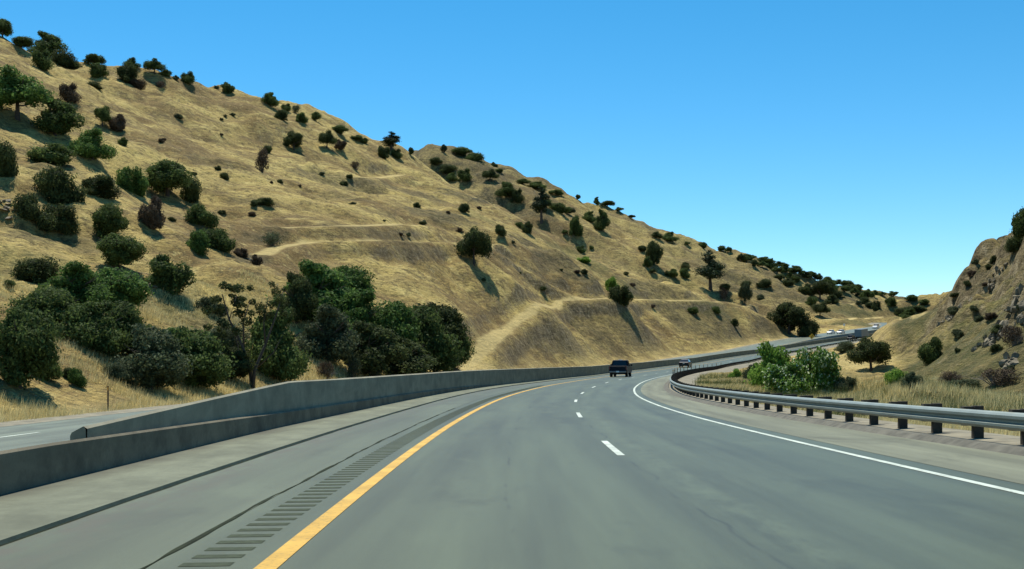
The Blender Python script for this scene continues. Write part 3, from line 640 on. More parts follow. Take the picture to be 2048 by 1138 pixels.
# ------------------------------------------------------------------ plants: kind, column, foot row, width, height (photo pixels), leaf, label
SK = 'trees along the left skyline'
for a in [
 ('oak', 5, 60, 46, 42, 'leaf', 'dark tree on the hilltop at the left edge of the picture'),
 ('oak', 42, 76, 50, 26, 'leaf', 'low dark tree on the hilltop beside the leftmost hilltop tree'),
 ('oak', 92, 100, 70, 52, 'leaf', 'airy dark oak leaning over the hilltop, with sky through its right side'),
 ('shrub', 84, 138, 48, 42, 'leaf', 'dark bush just below the airy hilltop oak'),
 ('shrub', 130, 134, 62, 34, 'leafd', 'broad rounded dark bush on the skyline right of the airy oak'),
 ('oak', 186, 132, 42, 28, 'leaf', 'green tree rising on the skyline above a darker bush'),
 ('shrub', 198, 153, 42, 32, 'leaf', 'dark green bush just below the skyline, left of the long dark hedge-like bush'),
 ('shrub', 252, 165, 52, 42, 'leafd', 'largest rounded dark bush near the skyline on the left hill'),
 ('oak', 264, 136, 32, 22, 'leaf', 'small green tree poking over the skyline behind the largest rounded bush'),
 ('shrub', 275, 178, 36, 22, 'leafb', 'brownish low bush at the right foot of the largest rounded bush'),
 ('shrub', 190, 176, 40, 16, 'leafd', 'flat dark bush on the grass below the skyline bushes'),
 ('oak', 309, 148, 40, 32, 'leaf', 'flat-topped small oak standing clear on the left skyline'),
 ('shrub', 331, 152, 24, 18, 'leaf', 'small bush touching the right side of the flat-topped skyline oak'),
 ('dead', 322, 176, 28, 18, 'leafb', 'reddish brown dry bush below the flat-topped skyline oak'),
 ('shrub', 378, 168, 36, 26, 'leaf', 'rounded lone bush on the skyline right of the flat-topped oak'),
 ('shrub', 352, 160, 18, 10, 'leafg', 'tiny pale bush on the skyline beside the rounded lone bush'),
 ('shrub', 453, 185, 34, 24, 'leaf', 'lone dark bush on the bare middle of the left skyline'),
 ('shrub', 432, 178, 14, 8, 'leafg', 'tiny bush just left of the lone dark skyline bush'),
 ('oak', 541, 212, 32, 30, 'leaf', 'upright dark tree on the skyline right of the bare stretch'),
 ('shrub', 574, 222, 26, 16, 'leaf', 'small green bush on the skyline next to the upright dark tree'),
 ('shrub', 563, 240, 28, 24, 'leafd', 'round grey-green bush on the grass under the upright skyline tree'),
 ('dead', 590, 226, 24, 20, 'leafg', 'bare grey shrub on the skyline between two green bushes'),
 ('shrub', 602, 244, 30, 22, 'leaf', 'dark green bush on the skyline right of the bare grey shrub'),
 ('oak', 632, 243, 24, 22, 'leaf', 'small dark tree on the skyline right of the dark green bush'),
 ('oak', 680, 268, 36, 20, 'leaf', 'wide low green tree on the sloping skyline'),
 ('shrub', 714, 280, 26, 12, 'leaf', 'left of two low green bushes before the tall skyline pine'),
 ('shrub', 730, 286, 22, 12, 'leaf', 'right of two low green bushes before the tall skyline pine'),
 ('pine', 783, 302, 34, 40, 'needle', 'tall pine with a split crown standing against the sky'),
 ('shrub', 765, 316, 34, 28, 'leafd', 'very dark bush at the foot of the tall skyline pine'),
 ('shrub', 793, 316, 28, 20, 'leaf', 'green bush at the right foot of the tall skyline pine'),
 ('oak', 821, 310, 13, 18, 'leaf', 'narrow little tree in the dip where two hills meet'),
 ('oak', 888, 306, 14, 20, 'needle', 'thin lollipop-shaped tree alone on the second hilltop'),
 ('oak', 925, 312, 46, 20, 'leaf', 'flat spreading tree on the second hilltop'),
 ('shrub', 948, 322, 40, 20, 'leaf', 'dark bush on the right shoulder of the second hilltop'),
 ('shrub', 988, 334, 16, 12, 'leaf', 'small bush standing alone below the second hilltop on the skyline'),
]: plant(*a, group=SK, y0=140)
LS = 'trees and bushes on the near left slope'
for a in [
 ('oak', 35, 238, 125, 100, 'leaf2', 'big dense dark green oak high on the left slope at the picture edge'),
 ('oak', 110, 270, 88, 74, 'leaf', 'oak with a forked trunk showing under its crown on pale grass'),
 ('shrub', 138, 206, 44, 42, 'leafb', 'brownish olive bush above the forked oak'),
 ('oak', 185, 318, 76, 60, 'leaf2', 'wide round green oak on pale grass right of the forked oak'),
 ('oak', 205, 252, 34, 42, 'leaf', 'upright dark scrub tree at the gully head, left of a brown bush'),
 ('shrub', 238, 262, 38, 36, 'leafb', 'brown rounded bush beside the upright scrub tree at the gully head'),
 ('shrub', 248, 292, 22, 18, 'leaf', 'small bush in the gully below the brown rounded bush'),
 ('shrub', 5, 350, 58, 78, 'leafd', 'black-green bush cut by the left picture edge'),
 ('shrub', 112, 330, 100, 44, 'leaf', 'long flat dark bush across the left slope'),
 ('shrub', 118, 402, 76, 82, 'leafd', 'tall black-green bush below the long flat bush'),
 ('shrub', 62, 436, 56, 58, 'leafd', 'round black-green bush, lower left of the tall black-green one'),
 ('shrub', 108, 458, 76, 60, 'leafd', 'squat black-green bush, lowest of the dark three on the left'),
 ('shrub', 196, 392, 82, 46, 'leafd', 'dark spreading bush with bare twigs at its right side'),
 ('shrub', 266, 386, 58, 60, 'leaf2', 'mid green bush at the left end of the large dark thicket'),
 ('oak', 335, 392, 100, 74, 'leaf', 'large domed dark green tree mass in the middle of the left slope'),
 ('shrub', 378, 400, 46, 54, 'leafd', 'near black right end of the domed tree mass'),
 ('shrub', 306, 456, 50, 68, 'leafb', 'olive brown upright bush below the domed tree mass'),
 ('oak', 214, 478, 72, 78, 'leaf', 'tall dark tree in the middle of the left slope with a twin below'),
 ('oak', 232, 532, 96, 72, 'leaf', 'broad dark tree, lower twin in the middle of the left slope'),
 ('shrub', 402, 450, 60, 48, 'leaf', 'dark green round bush at the gully edge above two others'),
 ('shrub', 440, 500, 68, 52, 'leaf', 'dark green bush leaning down the gully right of a brighter bush'),
 ('shrub', 396, 502, 54, 48, 'leaf2', 'brighter green round bush at the left of the gully group'),
 ('shrub', 332, 578, 98, 72, 'leaf', 'wide dark green bush right of the pale rocks'),
 ('shrub', 76, 566, 80, 54, 'leafd', 'dark olive bush alone on the lower left slope'),
 ('shrub', 15, 576, 24, 20, 'leaf', 'small green bush near the left edge beside the dark olive bush'),
 ('oak', 150, 612, 118, 84, 'leaf2', 'green tree at the top of the big lower left thicket'),
 ('oak', 222, 622, 116, 92, 'leaf2', 'bright topped tree at the upper right of the lower left thicket'),
 ('oak', 98, 664, 128, 96, 'leaf', 'rounded dark tree at the left of the lower left thicket'),
 ('oak', 190, 700, 120, 96, 'leaf', 'dark tree filling the middle bottom of the lower left thicket'),
 ('oak', 248, 706, 100, 100, 'leaf', 'dark tree at the right bottom of the lower left thicket'),
 ('oak', 38, 768, 128, 158, 'leaf', 'tall dark oak nearest the road at the left picture edge'),
 ('shrub', 92, 752, 50, 46, 'leaf', 'low dark bush at the right foot of the tall left edge oak'),
 ('shrub', 152, 764, 36, 36, 'leaf2', 'small round green bush in golden grass near the road'),
 ('shrub', 132, 748, 30, 20, 'leafd', 'tiny dark bush uphill of the small round green one'),
 ('shrub', 232, 752, 44, 30, 'leafg', 'grey green low bush left of the large roadside thicket'),
 ('oak', 300, 772, 130, 116, 'leafg', 'olive green tree at the left of the large roadside thicket'),
 ('oak', 385, 772, 130, 112, 'leaf', 'green tree at the right of the large roadside thicket'),
 ('oak', 345, 740, 90, 90, 'leaf2', 'lighter green tree between the two of the roadside thicket'),
 ('shrub', 422, 622, 56, 36, 'leafg', 'grey green flat bush above the roadside thicket'),
 ('shrub', 450, 700, 70, 50, 'leafg', 'grey green bush behind the bare-stemmed tree'),
 ('dead', 455, 690, 100, 50, 'leafg', 'pale bare twiggy shrub left of the bare-stemmed tree'),
 ('oak', 462, 752, 80, 60, 'leafd', 'dark bush mass at the left foot of the bare-stemmed tree'),
 ('oak', 556, 755, 110, 130, 'leaf', 'dark green tree right behind the bare-stemmed tree'),
]: plant(a[0], a[1], a[2] + (6 if a[2] > 590 else 0), a[3] * (1.2 if a[2] > 590 else 1.1), a[4] * (1.18 if a[2] > 590 else 1.06), *a[5:], group=LS, y0=38, i=(None if a[0] != 'oak' or a[2] < 400 else prng.randrange(2)))
CL = 'trees of the big clump above the barrier'
for a in [
 ('oak', 630, 640, 130, 116, 'leaf2', 'uppermost deep green tree of the big clump above the barrier'),
 ('oak', 690, 612, 92, 90, 'leaf2', 'deep green tree at the upper right top of the big clump'),
 ('oak', 592, 640, 60, 96, 'leafd', 'dark tree at the upper left side of the big clump'),
 ('oak', 668, 640, 84, 66, 'leaf2', 'lighter rounded tree just under the top of the big clump'),
 ('oak', 655, 720, 100, 110, 'leafg', 'greyish green tree low in the left half of the big clump'),
 ('oak', 718, 690, 110, 110, 'leaf2', 'wide mid green tree in the middle of the big clump'),
 ('oak', 735, 742, 110, 100, 'leafd', 'shadowy tree at the bottom middle of the big clump'),
 ('oak', 790, 722, 110, 130, 'leaf2', 'spiky topped green tree right of the middle of the big clump'),
 ('oak', 845, 740, 110, 130, 'leaf', 'dark green tree towards the right side of the big clump'),
 ('oak', 880, 700, 90, 95, 'leafd', 'very dark tree topping the right side of the big clump'),
 ('oak', 902, 722, 62, 92, 'leaf', 'rightmost tree of the big clump, small and round'),
 ('oak', 800, 752, 110, 80, 'leafd', 'near black low tree in the shade of the big clump'),
]: plant(a[0], a[1], a[2] + 6, a[3] * 1.3, a[4] * 1.12, *a[5:], group=CL, y0=60, i=prng.randrange(2))
DR = 'dry twiggy shrubs behind the barrier'
for a in [
 ('dead', 704, 758, 44, 56, 'leafg', 'grey bare shrub, left of two in front of the big clump'),
 ('dead', 748, 758, 46, 66, 'leafg', 'grey bare shrub, right of two in front of the big clump'),
 ('dead', 655, 762, 44, 50, 'leafb', 'tan dry shrub left of the two grey bare ones'),
 ('dead', 897, 742, 46, 40, 'leafb', 'purplish brown dry shrub at the right end of the big clump'),
 ('dead', 545, 492, 56, 34, 'leafg', 'grey dead shrub in the hollow above the bench track'),
 ('dead', 712, 340, 24, 22, 'leafb', 'reddish dead shrub on the grass above the dark scrub bank'),
]: plant(*a, group=DR, y0=50)
MF = 'trees and bushes on the open middle slope'
for a in [
 ('dead', 524, 345, 40, 60, 'leafb', 'brown half dead tree on the open slope with bare branches'),
 ('shrub', 532, 305, 22, 18, 'leafd', 'dark tuft at the top of the brown half dead tree'),
 ('oak', 588, 300, 40, 42, 'leafd', 'small oak with open branches left of a pair of smaller oaks'),
 ('oak', 654, 296, 36, 38, 'leafd', 'larger of a pair of small oaks on the upper open slope'),
 ('oak', 682, 304, 26, 28, 'leafb', 'smaller brownish one of a pair of small oaks on the upper slope'),
 ('oak', 948, 530, 66, 84, 'leafd', 'lone oak with a visible trunk in the middle of the open slope'),
 ('shrub', 928, 424, 25, 20, 'leafd', 'round bush on the ridge line above the lone oak'),
 ('shrub', 1000, 470, 29, 26, 'leafd', 'round dark bush, left of a pair right of the lone oak'),
 ('shrub', 1057, 466, 28, 26, 'leafd', 'round dark bush, right of a pair right of the lone oak'),
 ('shrub', 1041, 454, 20, 13, 'leaf', 'small green bush behind the right one of the round pair'),
 ('pine', 1083, 446, 34, 74, 'needle', 'thin pine with a tall bare trunk behind the spur'),
 ('shrub', 1150, 470, 34, 44, 'leaf', 'tall dark green bush on the ridge right of the thin pine'),
 ('oak', 1203, 462, 30, 46, 'leaf', 'dark upright tree on the ridge with a small pine over it'),
 ('oak', 1306, 530, 40, 56, 'leafd', 'slim grey green tree on the spur with a small bush under it'),
 ('shrub', 1294, 532, 22, 22, 'leaf', 'small dark bush under the slim grey green spur tree'),
 ('shrub', 1368, 557, 26, 22, 'leaf', 'dark bush on the spur between the slim tree and the tall pine'),
 ('pine', 1421, 580, 44, 84, 'needle', 'tall grey green pine with a bare trunk above the end of the bench'),
 ('dead', 1448, 600, 24, 30, 'leafb', 'brown bush at the right foot of the tall pine'),
 ('oak', 1490, 608, 26, 48, 'leafg', 'small slender tree where the bench track ends'),
 ('shrub', 1242, 608, 50, 46, 'leafd', 'largest dark bush sitting on the bench track'),
 ('shrub', 1222, 584, 36, 34, 'leafy', 'bright green bush uphill of the dark bush on the bench track'),
 ('shrub', 1168, 525, 30, 14, 'leafy', 'bright green low bush on the rocky cut'),
 ('shrub', 1387, 626, 26, 14, 'leaf', 'low green bush on the cut bank, leftmost of three'),
 ('shrub', 1432, 626, 24, 15, 'leaf', 'low green bush on the cut bank, middle of three'),
 ('shrub', 1467, 650, 20, 16, 'leafd', 'low dark bush on the cut bank, lowest of three'),
 ('shrub', 448, 358, 22, 16, 'leafd', 'small dark bush on the open slope above the gully'),
 ('shrub', 436, 340, 14, 10, 'leafd', 'very small dark bush just above the small one over the gully'),
 ('shrub', 524, 408, 44, 16, 'leafd', 'flat dark bush in the hollow of the open slope'),
 ('shrub', 508, 412, 20, 12, 'leafd', 'dark clump at the left end of the flat hollow bush'),
 ('oak', 1578, 668, 80, 72, 'leafd', 'big black green oak by the road where the cut ends'),
 ('shrub', 1612, 674, 48, 42, 'leafd', 'dark bush joined to the right side of the big roadside oak'),
 ('shrub', 480, 512, 30, 20, 'leafb', 'reddish brown bush at the foot of the gully'),
 ('shrub', 512, 530, 26, 24, 'leafb', 'dark reddish bush right of the gully foot'),
]: plant(*a, group=MF, y0=60, i=(3 if 'visible trunk' in a[6] or 'open branches' in a[6] or 'pair of small oaks' in a[6] else None))
RS = 'bushes and trees right of the guardrail'
for a in [
 ('shrub', 1548, 778, 104, 104, 'leafy', 'bright green left half of the big leafy roadside bush'),
 ('shrub', 1620, 784, 112, 110, 'leafs', 'big bright bush with white painted leaf glints, tallest behind the guardrail'),
 ('shrub', 1572, 788, 110, 74, 'leafs', 'lower front bush with white painted leaf glints behind the guardrail'),
 ('oak', 1742, 742, 84, 74, 'leafd', 'dark small oak with a visible trunk on the yellow grass'),
 ('shrub', 1866, 724, 60, 56, 'leaf', 'dark round bush at the foot of the rocky hill'),
 ('shrub', 1795, 772, 50, 44, 'leafy', 'bright green low bush between the oak and the rocky hill'),
 ('shrub', 1826, 776, 46, 36, 'leafg', 'grey green low bush right of the bright green low one'),
 ('shrub', 1690, 782, 44, 36, 'leafg', 'small pale green bush on a stem behind the guardrail'),
 ('shrub', 1512, 762, 50, 40, 'leafg', 'dull green shrub left of the big leafy bush'),
 ('shrub', 1470, 758, 26, 26, 'leafy', 'small green weed bush near the guardrail bend'),
 ('shrub', 1930, 780, 70, 24, 'leafg', 'low grey green scrub at the toe of the rocky hill'),
 ('shrub', 1690, 702, 40, 22, 'leafg', 'low dull bush above the small oak by the far guardrail'),
 ('dead', 1990, 770, 90, 44, 'leafb', 'brown dry brush behind the guardrail at the right'),
 ('dead', 1900, 766, 60, 30, 'leafb', 'brown twiggy brush left of the right-hand dry brush'),
 ('dead', 2030, 690, 70, 50, 'leafb', 'brown brush clinging to the rocky hill at the right edge'),
 ('oak', 2056, 505, 60, 112, 'leaf', 'dark tree overhanging the rocky hilltop at the right edge'),
 ('shrub', 2034, 500, 40, 34, 'leafd', 'dark bush under the overhanging tree on the rocky hilltop'),
 ('shrub', 1990, 524, 20, 14, 'leafd', 'small dark bush on the rocky skyline below the hilltop bush'),
 ('shrub', 1976, 538, 18, 12, 'leafd', 'tiny dark bush next down the rocky skyline'),
 ('shrub', 1936, 572, 16, 12, 'leafd', 'lone tuft standing on the lower rocky skyline'),
 ('shrub', 1912, 590, 22, 8, 'leafd', 'flat tuft at the low end of the rocky skyline'),
]: plant(*a, group=RS, y0=20, i=(3 if 'visible trunk' in a[6] else None))
rg_ = random.Random(21); n_ = 0
while n_ < 16:
    px = rg_.uniform(1890, 2046); row = rg_.uniform(520, 745); x, y, z = raycast(px, row, 30)
    if not 55 < y < 330: n_ += .1; continue
    s_ = rg_.uniform(14, 34); plant('shrub', px, row, s_, s_ * .6, rg_.choice(['leafd', 'leafg', 'leafb', 'leafg']), 'low scrub tuft growing on the steep rocky hill at the right', group='scrub on the rocky right hill', pos=(x, y, z)); n_ += 1
FH = 'small trees scattered over the distant hill'
for k, a in enumerate([(1045, 370, 30, 14), (1075, 378, 40, 16), (1112, 392, 30, 15), (1155, 394, 12, 12), (1194, 400, 13, 18), (1215, 412, 30, 14), (1240, 425, 20, 10), (1262, 437, 16, 8), (1340, 482, 34, 20), (1375, 490, 14, 8), (1407, 497, 22, 15), (1442, 504, 20, 14), (1457, 506, 14, 14),
    (1500, 520, 34, 13), (1530, 527, 38, 15), (1560, 532, 36, 16), (1590, 540, 30, 16), (1622, 550, 28, 14), (1655, 557, 30, 18), (1690, 574, 30, 16), (1715, 584, 32, 18), (1765, 592, 16, 10), (1787, 594, 22, 13), (1825, 603, 30, 16), (1850, 610, 26, 14)]):
    plant('oak', *a, 'leaf', 'small dark tree on the skyline of the distant hill', group='trees on the distant skyline', y0=480)
fr = random.Random(11)
for k, a in enumerate([(890, 345, 44, 20), (930, 362, 36, 26), (980, 362, 34, 26), (1012, 395, 40, 34), (1035, 404, 30, 30), (905, 362, 24, 18), (870, 330, 30, 18), (1120, 425, 40, 24), (1090, 415, 30, 20), (1180, 445, 30, 24), (1000, 345, 20, 10), (1640, 600, 50, 44), (1612, 588, 30, 24), (1660, 585, 34, 26), (1675, 596, 30, 18),
    (1735, 602, 26, 24), (1752, 622, 18, 26), (1780, 612, 30, 20), (1800, 628, 40, 16), (1830, 625, 46, 16), (1820, 640, 40, 24), (1845, 648, 36, 26), (1640, 632, 40, 30), (1620, 610, 26, 22), (1700, 575, 24, 14), (1590, 565, 28, 16), (1560, 560, 26, 14), (1530, 575, 30, 18)]):
    plant(fr.choice(['oak', 'shrub']), *a, fr.choice(['leaf', 'leafd']), 'dark green scrub oak on the face of the distant hill', group=FH, y0=470)
for px in range(1482, 1765, 15):
    u_ = [(1480, 514), (1620, 550), (1730, 584), (1765, 594)]; row = np.interp(px, [q[0] for q in u_], [q[1] for q in u_])
    plant('oak', px + fr.uniform(-4, 4), row + fr.uniform(3, 14), fr.uniform(16, 28), fr.uniform(12, 22), fr.choice(['leaf', 'leafd']), 'dark oak of the strip of woodland along the distant skyline', group='trees on the distant skyline', y0=480)
n_ = 0
while n_ < 30:
    px = fr.uniform(1080, 1830); t = (px - 1080) / 750; row = fr.uniform(400 + 200 * t + 10, 560 + 75 * t)
    x, y, z = raycast(px, row, 470)
    if y < 500: n_ += .2; continue
    s_ = fr.uniform(10, 24); plant(fr.choice(['oak', 'shrub']), px, row, s_ * 1.2, s_ * .8, fr.choice(['leaf', 'leafd', 'leafg']), 'dark green scrub oak on the face of the distant hill', group=FH, y0=470, pos=(x, y, z)); n_ += 1
n_ = 0
while n_ < 42:
    px = fr.uniform(300, 1540); row = fr.uniform(190, 660)
    t = (px - 300) / 1240
    if row < 150 + 430 * t ** .85 or row > 520 + 130 * t or (560 < px < 960 and row > 500): n_ += .02; continue
    x, y, z = raycast(px, row, 60)
    if y > 440: continue
    s_ = fr.uniform(6, 15); plant('shrub', px, row, s_ * 1.3, s_ * .75, fr.choice(['leafd', 'leafd', 'leafb', 'leafg']), 'small dark scrub bush dotted on the open dry grass slope', group='small scrub on the open slope', pos=(x, y, z)); n_ += 1
# the tall bare-stemmed tree by the barrier
x, y, z = raycast(505, 755, 40); y -= 5.0; x = (507 - 1024) / F * y; z = float(hfast(np.array([x]), np.array([y]))[0]); k = y / F * 1.02
bt = empty('bare_stemmed_tree', (x, y, z)); tag(bt, 'tall tree with long bare forked stems and thin dark crown tufts behind the barrier', 'tree', LS)
mb = MB(); crn = []
for (pts, r) in [([(0, 0), (-6, 40), (-20, 90), (-48, 145), (-62, 195)], 4.5), ([(0, 0), (4, 45), (22, 95), (44, 150), (60, 200)], 4.2), ([(-4, 30), (-26, 70), (-36, 110), (-60, 140)], 2), ([(-20, 90), (-18, 140), (-8, 180)], 2.2), ([(22, 95), (20, 140), (28, 190)], 2), ([(-48, 145), (-35, 180), (-30, 205)], 1.4), ([(6, 50), (40, 80), (62, 120)], 1.6), ([(-26, 70), (-60, 95)], 1.2)]:
    P = [(a * k, (rs.random() - .5) * 18 * k, b * k - .3) for a, b in pts]; mb.tube(P, [r * k * (1 - .8 * i / (len(P) - 1)) for i in range(len(P))], 7); crn.append(P[-1])
mb.build('trunk', M['bark'], bt, smooth=True)
L = []
for c in crn[:6]:
    for _ in range(9):
        r = rs.uniform(5, 13) * k; L.append((c[0] + rs.uniform(-30, 30) * k, c[1] + rs.uniform(-22, 22) * k, c[2] + rs.uniform(-46, 16) * k, r, r, r * .8))
link('crown', foliage('crown', 7, L, 6500, .085, .0), M['leafd'], bt)
# boulders and outcrops
def outcrop(px, row, w_px, h_px, seed, label, group='rock outcrops on the slopes', y0=20):
    x, y, z = raycast(px, row, y0); rg = np.random.default_rng(seed); V0 = IV3; k_ = y / F
    o = empty('rock_outcrop', (x, y, z)); tag(o, label, 'rock', group)
    for k in range(16):
        c = rg.normal(size=3) * (.42, .35, .40); r = rg.uniform(.12, .36, 3); d = V0.copy()
        for _ in range(12):          # planes cut facets
            n = rg.normal(size=3); n /= np.linalg.norm(n); h = rg.uniform(.28, .7); t = np.maximum(d @ n - h, 0); d = d - t[:, None] * n
        d = c + d * r * (1 + .35 * vnoise(V0[:, :1] * 2.2 + k, V0[:, 1:2] * 2.2 + V0[:, 2:3] * 1.9, seed + k))
        d = d * (w_px * k_, w_px * k_, h_px * k_)
        # sit each boulder into the slope under it
        gx = x + c[0] * w_px * k_; gy = y + c[1] * w_px * k_; g = float(hfast(np.array([gx]), np.array([gy]))[0]) - z
        d[:, 2] += g - c[2] * h_px * k_ + .05 * h_px * k_
        link('boulder', mesh_np('boulder', d, None, IF3), M['rock'], o)
    return o
IV3, IF3 = ico(3)
for a in [(300, 572, 34, 18, 1, 'pale grey rocks beside the wide dark green bush on the left slope'), (12, 412, 40, 16, 2, 'dark rock ledge at the left edge of the slope'),
          (2010, 655, 50, 56, 3, 'large pale rock face on the right hill, middle of its crags'), (2040, 590, 44, 60, 4, 'highest crag near the right edge of the picture'),
          (1975, 690, 30, 40, 5, 'reddish grey rocks low on the right hill'), (1915, 620, 26, 30, 6, 'small pale crag halfway up the right hill'), (2020, 730, 50, 40, 7, 'lowest rocks of the right hill near the guardrail'),
          (1895, 640, 20, 22, 8, 'small grey crag left of the pale one on the right hill'), (1990, 560, 24, 24, 9, 'grey crag just under the right skyline'), (2046, 640, 30, 50, 13, 'dark rock cut by the right picture edge'),
          (470, 640, 30, 10, 10, 'scattered pale rocks above the roadside thicket'), (500, 520, 18, 12, 12, 'brown rocks at the gully mouth')]:
    outcrop(*a)
# ------------------------------------------------------------------ dry grass in tufts near the road
def grass(n, s_rng, o_rng, hgt, seed, name, mat, label, bl=5):
    rg = np.random.default_rng(seed); s_ = s_rng[0] + (s_rng[1] - s_rng[0]) * rg.random(n) ** 1.5; o_ = o_rng[0] + (o_rng[1] - o_rng[0]) * rg.random(n)
    base = orl(s_) if o_rng[0] > 0 else 0
    P = road(s_, o_ + base); ok = (P[:, 1] > 9) & (vnoise(P[:, 0] * .35, P[:, 1] * .35, seed) > -.28); P = P[ok]; z = hfast(P[:, 0], P[:, 1]); n = len(P)
    sc = hgt * rg.uniform(.5, 1.3, n) * (1 + vnoise(P[:, 0] * .2, P[:, 1] * .2, seed + 2)); wd = np.maximum(.010, P[:, 1] * .00028)
    V = []
    for k in range(bl):
        a = rg.random(n) * 6.283; t = rg.uniform(.1, .75, n); j = rg.normal(size=(n, 2)) * .10
        bx = P[:, 0] + j[:, 0]; by = P[:, 1] + j[:, 1]; dx = np.cos(a) * wd; dy = np.sin(a) * wd * .6
        tx = bx + np.sin(t) * np.cos(a * 2.3) * sc; ty = by + np.sin(t) * np.sin(a * 2.3) * sc; tz = z + np.cos(t) * sc
        V.append(np.stack([np.stack([bx - dx, by - dy, z - .05], 1), np.stack([bx + dx, by + dy, z - .05], 1), np.stack([tx, ty, tz], 1)], 1))
    V = np.concatenate(V).reshape(-1, 3); tag(link(name, mesh_np(name, V, None, np.arange(len(V)).reshape(-1, 3)), mat), label, 'grass', kind='stuff')
M['straw'] = mat_leaf('straw', (.62, .50, .21), (.85, .72, .37), .55); M['weed'] = mat_leaf('roadside_weeds', (.10, .13, .04), (.19, .20, .07), .3)
grass(34000, (14, 110), (-42, -20), .42, 1, 'dry_grass', M['straw'], 'golden dry grass along the far edge of the opposite road')
grass(60000, (8, 150), (1.7, 15), .32, 2, 'dry_grass', M['straw'], 'dry straw grass behind the guardrail')
grass(5000, (30, 130), (1.6, 14), .5, 3, 'green_weeds', M['weed'], 'green weeds mixed in the grass behind the guardrail')
# ------------------------------------------------------------------ vehicles, signs, markers
def place(o, s_, off, back=False):
    P = road(s_, off); t = float(np.interp(s_, SS, RT)); o.location = tuple(P); o.rotation_euler = (0, 0, -t + (math.pi if back else 0))
    e = 1e-3; dz = (road(s_ + 2, off)[2] - P[2]) / 2; o.rotation_euler[0] = math.atan(dz) * (-1 if back else 1)
def wheels(root, ys, x, r, w):
    for y in ys:
        for sx in (-1, 1):
            t = MB().wheel((sx * x, y, r), r, w).build('wheel', M['rubber'], root, smooth=False)
            MB().wheel((sx * (x + .012), y, r), r * .58, w).build('rim', M['rim'], t)
def pickup(paint, label):
    o = empty('pickup_truck'); tag(o, label, 'pickup truck', 'vehicles on our side of the road')
    W = 2.0
    b = MB().prism([(-2.9, .62), (-2.9, 1.22), (-.95, 1.22), (-.95, 1.18), (1.0, 1.18), (2.5, 1.12), (2.85, .95), (2.85, .5), (2.3, .45), (-2.3, .45)], W, W * .97)
    b.build('body', M[paint], o, .04)
    MB().prism([(-.98, 1.17), (-.80, 1.86), (.55, 1.88), (1.15, 1.17)], W * .97, W * .78).build('cab', M[paint], o, .05)
    MB().prism([(-.955, 1.27), (-.84, 1.76), (-.83, 1.76), (-.945, 1.27)], W * .80, W * .66).build('rear_window', M['glass'], o).location = (0, -.035, 0)
    for sx in (-1, 1):
        MB().add([(sx * .985, -.75, 1.24), (sx * .985, .85, 1.24), (sx * .83, .45, 1.78), (sx * .83, -.65, 1.78)], [(0, 1, 2, 3)]).build('side_window', M['glass'], o).location = (sx * .02, 0, 0)
        MB().box((sx * .93, -2.915, 1.0), (.13, .05, .36)).build('tail_light', M['red'], o, .01)
        MB().box((sx * 1.13, .75, 1.32), (.22, .10, .24)).build('mirror', M['trim'], o, .03)
        MB().box((sx * .5, -2.93, .86), (.10, .03, .05)).build('reflector', M['amber'], o)
    MB().box((0, -1.93, 1.215), (1.66, 1.8, .03)).build('bed_cover', M['trim'], o)
    MB().box((0, -2.93, .9), (1.66, .04, .52)).build('tailgate', M[paint], o, .02)
    bp = MB().box((0, -3.0, .58), (1.9, .2, .2)).build('bumper', M['chrome'], o, .03)
    MB().box((0, -3.105, .60), (.31, .01, .15)).build('number_plate', M['whitep'], bp)
    MB().box((0, -.4, 1.90), (.5, .12, .05)).build('roof_light', M['whitep'], o, .01)
    MB().box((0, 0, .42), (1.5, 5.2, .25)).build('chassis', M['trim'], o)
    wheels(o, (-1.75, 1.85), .86, .41, .27)
    return o
def car(paint, label, group, cat='car', name='car', suv=False):
    o = empty(name); tag(o, label, cat, group); W = 1.84; h = .25 if suv else 0
    MB().prism([(-2.3, .45), (-2.32, .9), (-2.1, 1.0 + h * .5), (-1.5, 1.02 + h), (.9, .98 + h), (1.9, .85 + h), (2.28, .65), (2.3, .3), (1.9, .26), (-1.9, .26)], W, W * .92).build('body', M[paint], o, .06)
    MB().prism([(-2.0 if suv else -1.75, .98 + h), (-1.75 if suv else -1.05, 1.44 + h * 1.6), (.15, 1.46 + h * 1.6), (1.0, .97 + h)], W * .9, W * .68).build('cabin', M['glass'], o, .05)
    MB().prism([(-1.72 if suv else -1.05, 1.42 + h * 1.6), (-1.6 if suv else -.95, 1.475 + h * 1.6), (.05, 1.49 + h * 1.6), (.2, 1.44 + h * 1.6)], W * .70, W * .62).build('roof', M[paint], o, .02)
    for sx in (-1, 1):
        MB().box((sx * .74, -2.31, .83), (.30, .05, .15)).build('tail_light', M['red'], o, .02)
        MB().box((sx * .70, 2.26, .66), (.34, .06, .13)).build('headlight', M['chrome'], o, .02)
        MB().box((sx * .98, .62, 1.02 + h), (.18, .12, .13)).build('mirror', M[paint], o, .03)
    MB().box((0, -2.34, .42), (1.5, .05, .2)).build('bumper', M['trim'], o, .02)
    MB().box((0, -2.335, .72), (.31, .02, .12)).build('number_plate', M['whitep'], o)
    wheels(o, (-1.4, 1.4), .80, .33, .21)
    return o
def find_s(px, off, lo=70, hi=600): return road_at_px(px, off, lo, hi)
place(pickup('navy', 'dark navy pickup truck driving away in the left lane, nearest vehicle ahead'), find_s(1241, -1.85, 90), -1.85)
place(car('char', 'dark sedan with a shiny roof driving away, beyond the pickup truck', 'vehicles on our side of the road'), find_s(1371, -1.85, 120), -1.85)
place(car('trim', 'small black car far ahead just behind the grey box truck', 'vehicles on our side of the road', name='car', suv=True), find_s(1703, -1.85, 250, 470), -1.85)
